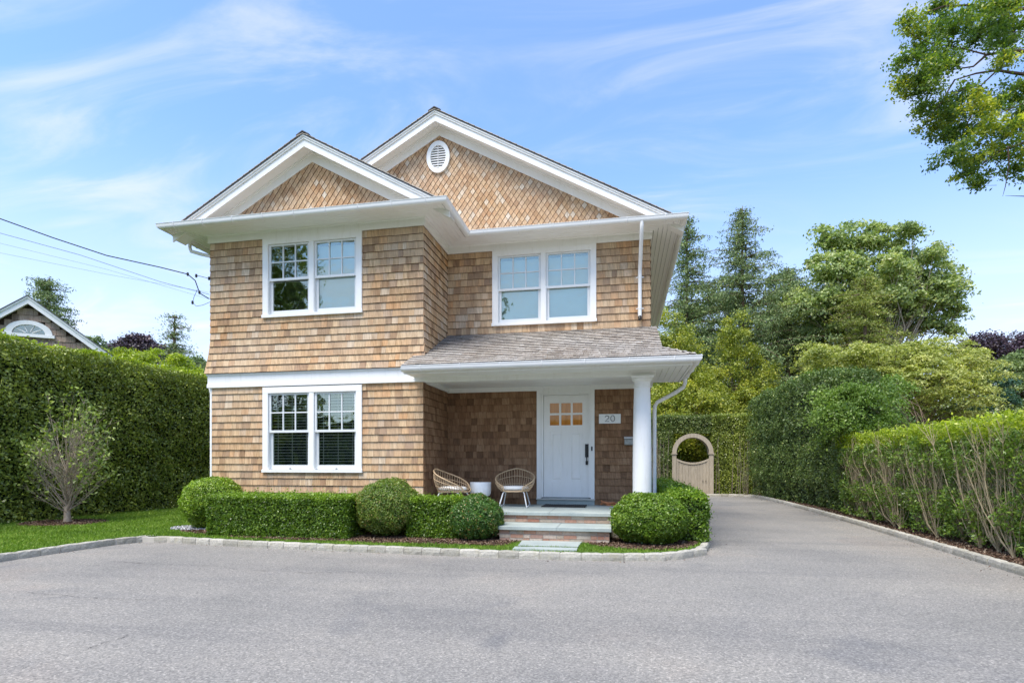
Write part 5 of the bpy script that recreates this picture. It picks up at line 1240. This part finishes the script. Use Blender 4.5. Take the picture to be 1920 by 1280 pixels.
loose('broad_green_tree', 'broad green deciduous tree with the widest crown behind the hedges', 'tree',
      [cl(1590, 440, 34, 110, 50), cl(1665, 440, 34, 100, 50), cl(1570, 500, 33, 110, 60), cl(1640, 500, 33, 170, 60), cl(1720, 490, 34, 110, 60), cl(1760, 530, 34, 70, 60), cl(1530, 555, 33, 90, 45), cl(1620, 560, 33, 130, 60), cl(1710, 550, 34, 120, 60), cl(1785, 575, 34, 50, 60), cl(1600, 610, 34, 160, 40), cl(1700, 600, 34.5, 120, 40), cl(1560, 590, 35, 120, 60), cl(1500, 570, 33, 60, 36), cl(1650, 560, 35.5, 240, 90), cl(1780, 615, 34, 40, 22)],
      92000, LM['map'], .20, (mb_.x, mb_.y, 0), spread=.62, trunk=((mb_.x, mb_.y, 8.5), .28), seed=3., cl_frac=.5, flat=.6, nclu=430, limb_mat=GTWIG)
for i, (px, ptop, d, wd, lab, sd_) in enumerate([(1262, 570, 29, 190, 'golden cypress rising behind the porch gutter, tallest of the three', 1.), (1380, 592, 29.5, 180, 'golden cypress in the middle below the tall spruce', 4.), (1292, 695, 27.5, 175, 'lower rounded golden cypress above the arched gate', 7.)]):
    top = D(px, ptop, d); R_ = wd / 2 * d / F; Z = top.z
    cs = [((top.x, top.y, Z * .84), (R_ * .42, R_ * .42, Z * .17)), ((top.x, top.y, Z * .62), (R_ * .75, R_ * .75, Z * .22)), ((top.x, top.y, Z * .36), (R_, R_, Z * .30))]
    if i == 2: cs = [((top.x, top.y, Z * .62), (R_, R_, Z * .38))]
    if i == 1: cs.append(((top.x + 1.3, top.y, Z * .42), (R_ * .7, R_ * .6, Z * .3)))
    loose('golden_cypress', lab, 'tree', cs, 50000, LM['arb'], .125, (top.x, top.y, 0), spread=.42, trunk=((top.x, top.y, Z * .6), .12), seed=sd_, group='golden cypresses behind the gate', nclu=170, nrm_up=.3, cl_frac=.3, flat=1.2, asp=.5)
j0 = D(1640, 865, 21)
loose('pale_maple_tree', 'wide low yellow green maple spreading behind the ragged hedge', 'tree',
      [cl(1560, 665, 21, 130, 50), cl(1650, 665, 21, 190, 60), cl(1740, 665, 21.5, 170, 60), cl(1590, 720, 21, 190, 70), cl(1700, 725, 20.5, 230, 90), cl(1790, 740, 21, 130, 110), cl(1740, 790, 20.5, 200, 60), cl(1650, 770, 21, 150, 60), cl(1820, 690, 22, 90, 70), cl(1560, 700, 21.5, 90, 50), cl(1680, 700, 23, 330, 110), cl(1520, 665, 22, 60, 30), cl(1760, 700, 23, 200, 110), cl(1600, 750, 22.5, 200, 90)],
      130000, LM['jm'], .10, (j0.x, j0.y, 0), spread=.42, flat=.32, trunk=((j0.x + .3, j0.y, 2.0), .13), seed=5., nclu=560, cl_frac=.3, nrm_up=1.2, rand=.7)
k0 = D(1850, 865, 25)
loose('blue_green_shrub', 'dark blue green rounded shrub at the right behind the pale maple', 'shrub', [cl(1850, 745, 25, 95, 130), cl(1835, 800, 25, 80, 70)], 20000, LM['dk'], .10, (k0.x, k0.y, 0), spread=.3, trunk=((k0.x, k0.y, 2), .1), nclu=90, flat=1.1)
k0 = D(1900, 865, 27)
loose('soft_pine_tree', 'soft layered pine at the right edge of the view', 'tree', [cl(1905, 690, 27, 90, 60), cl(1915, 740, 27, 110, 60), cl(1925, 790, 27, 150, 60), cl(1960, 700, 27, 120, 120)], 26000, LM['pine'], .13, (k0.x + .8, k0.y, 0), spread=.5, flat=.35, trunk=((k0.x + .8, k0.y, 5.5), .14), nclu=110)
k0 = D(1890, 865, 42)
loose('purple_beech_tree', 'purple leaved beech far behind at the right edge', 'tree', [cl(1880, 650, 42, 110, 60), cl(1930, 660, 42, 110, 90), cl(1840, 640, 42, 60, 30)], 20000, LM['pur'], .2, (k0.x, k0.y, 0), spread=.9, trunk=((k0.x, k0.y, 6), .2), nclu=90)
loose('far_trees', 'low distant treeline behind the hedges on the right', 'trees', [cl(1480, 770, 44, 300, 120), cl(1700, 790, 44, 400, 90), cl(1340, 740, 46, 300, 160), cl(1290, 640, 48, 160, 160), cl(1420, 680, 46, 160, 120), cl(1470, 690, 40, 120, 120), cl(1540, 660, 40, 160, 90)], 34000, LM['map'], .28, (10, 44, 0), spread=1.2, nclu=120)
loose('dark_evergreen', 'dark evergreen mass filling the gap between the tall spruces and the broad tree', 'tree', [cl(1440, 620, 39, 130, 150), cl(1500, 600, 39, 100, 120), cl(1340, 600, 40, 120, 160), cl(1470, 540, 39.5, 70, 80), cl(1520, 660, 38, 120, 70)], 46000, LM['con'], .2, (16, 41, 0), spread=.7, flat=.7, nclu=260, droop=.6, asp=.35)
# left side
conifer('cedar_tree', 'dark conifer rising behind the neighbouring gable', 92, 520, 27, 160, 3.5, LM['con'], 30000, 21, size=.14, droop=.1, step=.35)
conifer('young_spruce_tree', 'small sparse dark spruce left of the house corner', 327, 590, 26, 95, 3.2, LM['con'], 9000, 23, size=.12, droop=.2, step=.4)
k0 = D(230, 700, 22)
loose('feathery_shrub', 'bright green feathery mound of foliage above the left hedge', 'shrub', [cl(215, 675, 22, 120, 50), cl(290, 680, 22, 150, 46), cl(340, 700, 22, 90, 30)], 30000, LM['privtop'], .085, (k0.x, k0.y, 0), spread=.35, flat=.4, trunk=((k0.x, k0.y, 3), .08), nclu=110, nrm_up=1.)
k0 = D(270, 700, 38)
loose('purple_beech_tree', 'dark purple beech crown low behind the left hedge', 'tree', [cl(262, 645, 38, 70, 40), cl(205, 655, 38, 60, 24), cl(300, 660, 38, 60, 34)], 12000, LM['pur'], .17, (k0.x, k0.y, 0), spread=.6, trunk=((k0.x, k0.y, 6), .15), nclu=50)
loose('far_tree', 'mid green tree low behind the neighbouring roof end', 'tree', [cl(165, 650, 34, 60, 36), cl(365, 690, 34, 60, 40)], 9000, LM['con'], .17, (k0.x - 4, k0.y - 3, 0), spread=.5, nclu=40)
# tree behind the photographer, seen in the window glass; other two added to darken it
for q, (x, y) in enumerate(((-21.5, -12), (-12, -22), (4, -24))):
    loose('street_tree', ('dark leafy tree across the drive behind the viewer, left', 'dark leafy tree further down the drive behind the viewer', 'dark leafy tree behind the viewer, right')[q], 'tree', [((x, y, 5.5), (3.2, 2.5, 3.2)), ((x + .5, y, 9.5), (2.4, 2, 3.6)), ((x + .6, y, 14), (1.5, 1.5, 3.4))], 22000, LM['privl'], .3, (x, y, 0), spread=.7, trunk=((x, y, 6), .2), nclu=70)
hedge_box('reflection_hedge', -40, 14, -15.5, -14, 0, 4.2, 30000, LM['privl'], 'dark hedge across the road behind the viewer', .2, faces='bt', inner=.15, depth=.2, rnd_c=.2, lump=.2)  # added out of view to darken what the panes reflect
# overhanging limb, upper right
def overhang():
    b = V3((9.6, 9.6, 0)); root = empty('overhanging_tree', b, 'tree reaching in from the right with olive and yellow leaves', 'tree')
    m = MB(); trunk = [b, V3((9.5, 9.5, 3)), V3((9.3, 9.4, 6.5)), V3((9.0, 9.5, 9.5)), V3((9, 9.5, 12))]; m.tube(trunk, [.3, .26, .22, .14, .05], 10)
    d = 10.5; rg = random.Random(5)
    main = [[(2040, 150), (1960, 145), (1900, 137), (1870, 132), (1830, 138), (1790, 150)], [(2040, 70), (1960, 100), (1900, 95), (1850, 103), (1825, 125), (1780, 132)], [(2040, 250), (1980, 245), (1900, 275), (1870, 285), (1840, 310)], [(2000, 20), (1960, 10), (1900, 20), (1820, 10), (1770, 12), (1720, 30)], [(2000, 90), (1960, 60), (1900, 60), (1898, 90)], [(1890, 275), (1892, 310), (1885, 350), (1880, 368)], [(1960, 370), (1920, 368), (1885, 367)], [(1870, 132), (1840, 160), (1800, 170), (1770, 175)], [(1790, 150), (1760, 200), (1740, 220)], [(1850, 103), (1800, 90), (1740, 80), (1700, 60)], [(1840, 160), (1820, 220), (1800, 260)], [(1980, 150), (1930, 190), (1880, 210), (1840, 230)]]
    for i, L_ in enumerate(main):
        dd = d + rg.uniform(-.5, .5); P = [D(px, py, dd + rg.uniform(-.15, .15)) for px, py in L_]
        r0 = .055 if i < 4 else .016
        if i < 4: P = [V3((9.3, 9.45, P[0].z - .3))] + P
        m.tube(P, [r0 * (1 - .85 * k / (len(P) - 1)) for k in range(len(P))], 6)
    clumps = []
    for px, py, wx, hy in [(1708, 45, 46, 50), (1735, 90, 60, 60), (1700, 115, 44, 40), (1730, 150, 70, 60), (1700, 165, 40, 40), (1760, 55, 60, 60), (1800, 40, 80, 60), (1850, 30, 90, 60), (1900, 40, 80, 80), (1830, 70, 70, 40), (1885, 70, 60, 40), (1745, 195, 70, 50), (1760, 225, 60, 40), (1800, 200, 80, 60), (1850, 190, 80, 50), (1900, 180, 70, 60), (1780, 255, 60, 40), (1820, 240, 90, 60), (1870, 235, 90, 60), (1915, 230, 60, 70), (1790, 285, 60, 36), (1830, 290, 70, 50), (1880, 290, 70, 40), (1825, 320, 50, 36), (1832, 340, 20, 24), (1960, 60, 90, 120), (1970, 180, 100, 120), (1960, 280, 90, 80), (1780, 120, 40, 40), (1750, 130, 50, 50), (1890, 110, 40, 30), (1870, 5, 100, 30), (1760, 8, 40, 16), (1905, 315, 40, 24)]:
        clumps.append(cl(px, py, d + rg.uniform(-.7, .7), wx, hy, .9))
    Cs = []; rs = []
    for (c, r) in clumps:
        yel = rg.random() < .42
        for _ in range(int(8 + r[0] * r[2] * 150)):
            o = np.array([rg.gauss(0, .5) * r[0], rg.gauss(0, .5) * r[1], rg.gauss(0, .48) * r[2]]); cc = np.array(c) + o; tn = rg.gauss(.30, .14) + (.42 if yel and rg.random() < .7 else 0)
            k = rg.randint(45, 80); s = rg.uniform(.045, .095); Cs.append(cc + RNG.normal(size=(k, 3)) * np.array([s, s, s * .7])); rs.append(np.clip(RNG.normal(tn, .12, k), 0, 1))
            if rg.random() < .25:
                e = V3(cc); m.tube([e + V3((rg.uniform(0, .3), rg.uniform(-.1, .1), rg.uniform(-.1, .15))), e], [.004, .0015], 4)
    m.build('trunk', bark('dark_branch', (.05, .035, .03), (.16, .11, .085)), root, smooth=True)
    P = np.concatenate(Cs); foliage('leaves', root, P, np.tile([0, 0, .5], (len(P), 1)), .06, LM['over'], asp=.55, rs=np.concatenate(rs), droop=.4)
overhang()

# ------------------------------------------------------------------ neighbour's gable
def neighbour():
    A = D(52, 553, 18); al = math.radians(35); ux = V3((math.cos(al), math.sin(al), 0)); nv = V3((-math.sin(al), math.cos(al), 0)); s = .78
    root = empty('neighbour_house', (A.x, A.y, 0), 'neighbouring shingled gable with white trim and half round window above the left hedge', 'house')
    def W(u, v, z): p = V3((A.x, A.y, 0)) + ux * u + nv * v; return (p.x, p.y, z)
    Z = A.z; hw = 3.6
    def slab(m, pts, v0, v1):
        n = len(pts); m.add([W(u, v0, z) for u, z in pts] + [W(u, v1, z) for u, z in pts], [tuple(range(n)), tuple(range(2 * n - 1, n - 1, -1))] + [(i, i + n, (i + 1) % n + n, (i + 1) % n) for i in range(n)])
    sub('wall', FELT, root, lambda m: slab(m, [(-hw, 0), (hw, 0), (hw, Z - s * hw - .2), (0, Z - .2), (-hw, Z - s * hw - .2)], .22, 9))
    for sg in (-1, 1):
        sub('rake_board', WHITE, root, lambda m: (slab(m, [(0, Z - .03), (sg * (hw + .3), Z - .03 - s * (hw + .3)), (sg * (hw + .3), Z - .27 - s * (hw + .3)), (0, Z - .27)][::sg], .0, .03), slab(m, [(0, Z - .03), (sg * (hw + .3), Z - .03 - s * (hw + .3)), (sg * (hw + .3), Z - .09 - s * (hw + .3)), (0, Z - .09)][::sg], -.03, -.001), slab(m, [(0, Z - .2), (sg * hw, Z - .2 - s * hw), (sg * hw, Z - .22 - s * hw), (0, Z - .22)][::sg], .03, .2)))
        sub('roof', DARKROOF, root, lambda m: slab(m, [(0, Z), (sg * (hw + .35), Z - s * (hw + .35)), (sg * (hw + .35), Z - .03 - s * (hw + .35)), (0, Z - .03)][::sg], -.05, 9.2))
    z = Z - 3.2; recs = []; wc, wz = -.02, Z - 1.22
    while z < Z - .4:
        uu = -hw
        while uu < hw:
            w_ = random.uniform(.12, .26)
            if z + .1 < Z - .3 - s * abs(uu + w_ / 2) and not (((uu + w_ / 2 - wc) / .55) ** 2 + ((z + .1 - wz) / .4) ** 2 < 1 and z > wz - .15):
                p = V3(W(uu + w_ / 2, .21, z)); recs.append((p, ux, V3((0, 0, 1)), -nv, w_ - .006, .21))
            uu += w_
        z += .2
    shingle_set(recs, unit_wedge, 'wall_shingle', 'wall_shingle_field', OLDC, root, nvar=6)
    def arch(m, a, b, a2, b2, v0, v1, n=20):
        for i in range(n):
            t0, t1 = math.pi * i / n, math.pi * (i + 1) / n
            slab(m, [(wc + a * math.cos(t0), wz + b * math.sin(t0)), (wc + a * math.cos(t1), wz + b * math.sin(t1)), (wc + a2 * math.cos(t1), wz + b2 * math.sin(t1)), (wc + a2 * math.cos(t0), wz + b2 * math.sin(t0))], v0, v1)
    wf = sub('half_round_window', WHITE, root, lambda m: (arch(m, .62, .43, .43, .30, .12, .22), slab(m, [(wc - .68, wz - .10), (wc + .68, wz - .10), (wc + .68, wz), (wc - .68, wz)], .11, .22)))
    sub('window_pane', GLASS, wf, lambda m: m.add([W(wc + .45 * math.cos(t), .17, wz + .32 * math.sin(t)) for t in np.linspace(0, math.pi, 14)], [tuple(range(14))]))
    sub('dark_interior', INTERIOR, wf, lambda m: m.add([W(wc + .45 * math.cos(t), .20, wz + .32 * math.sin(t)) for t in np.linspace(0, math.pi, 14)], [tuple(range(14))]))
    for t in (math.radians(35), math.radians(70), math.radians(110), math.radians(145)):
        sub('muntin', WHITE, wf, lambda m: m.tube([W(wc + .1 * math.cos(t), .16, wz + .07 * math.sin(t)), W(wc + .45 * math.cos(t), .16, wz + .32 * math.sin(t))], .013, 6))
neighbour()

# ------------------------------------------------------------------ overhead cables
def cable(name, pts, rad, label, mat=CABLE, sag=0, extra=None):
    P = [D(*p) for p in pts]; out = []
    for a, b in zip(P[:-1], P[1:]):
        for k in range(10): out.append(a.lerp(b, k / 10))
    out.append(P[-1]); root = empty(name, out[-1], label, 'cable', 'service cables running to the house')
    sub('wire', mat, root, lambda m: m.tube(out, rad, 6), smooth=True)
    for px, py, d in (extra or []):
        c = D(px, py, d); sub('connector', CABLE, root, lambda m: m.lathe((c.x, c.y, c.z), [(.006, -.035), (.018, -.03), (.022, 0), (.018, .03), (.006, .035)], 10))
    return root
cable('overhead_cable', [(-400, 270, 9.0), (0, 410, 9.6), (100, 446, 9.9), (200, 479, 10.2), (300, 501, 10.6), (352, 514, 10.8), (366, 526, 10.9), (371, 540, 10.9), (375, 550, 10.9), (392, 560, 11.05)], .0095, 'thick black service cable from the upper left to the house corner', extra=[(352, 514, 10.8), (374, 548, 10.9), (361, 567, 10.9)])
cable('overhead_cable', [(-400, 345, 9.0), (0, 437, 9.6), (150, 478, 10.1), (300, 528, 10.6), (365, 545, 10.9), (393, 552, 11.05)], .0045, 'thin grey wire just below the thick service cable', CABLEG)
cable('overhead_cable', [(-400, 400, 20), (0, 456, 20), (200, 505, 22), (390, 560, 24)], .0045, 'faint wire well below the thick cable, far behind', CABLEG)
cable('overhead_cable', [(-400, 420, 20), (0, 474, 20), (200, 514, 22), (390, 548, 24)], .0045, 'lowest faint wire above the left hedge', CABLEG)
cable('drip_loop', [(366, 516, 10.85), (376, 518, 10.9), (384, 520, 10.95), (394, 523, 11.05)], .0055, 'short black wire holding the cable to the house corner', extra=[(368, 517, 10.86), (392, 522, 11.0)])
cable('drip_loop', [(370, 543, 10.9), (364, 556, 10.9), (361, 567, 10.9), (368, 574, 10.9), (380, 572, 11.0), (394, 566, 11.05)], .0045, 'thin black drip loop hanging by the house corner')
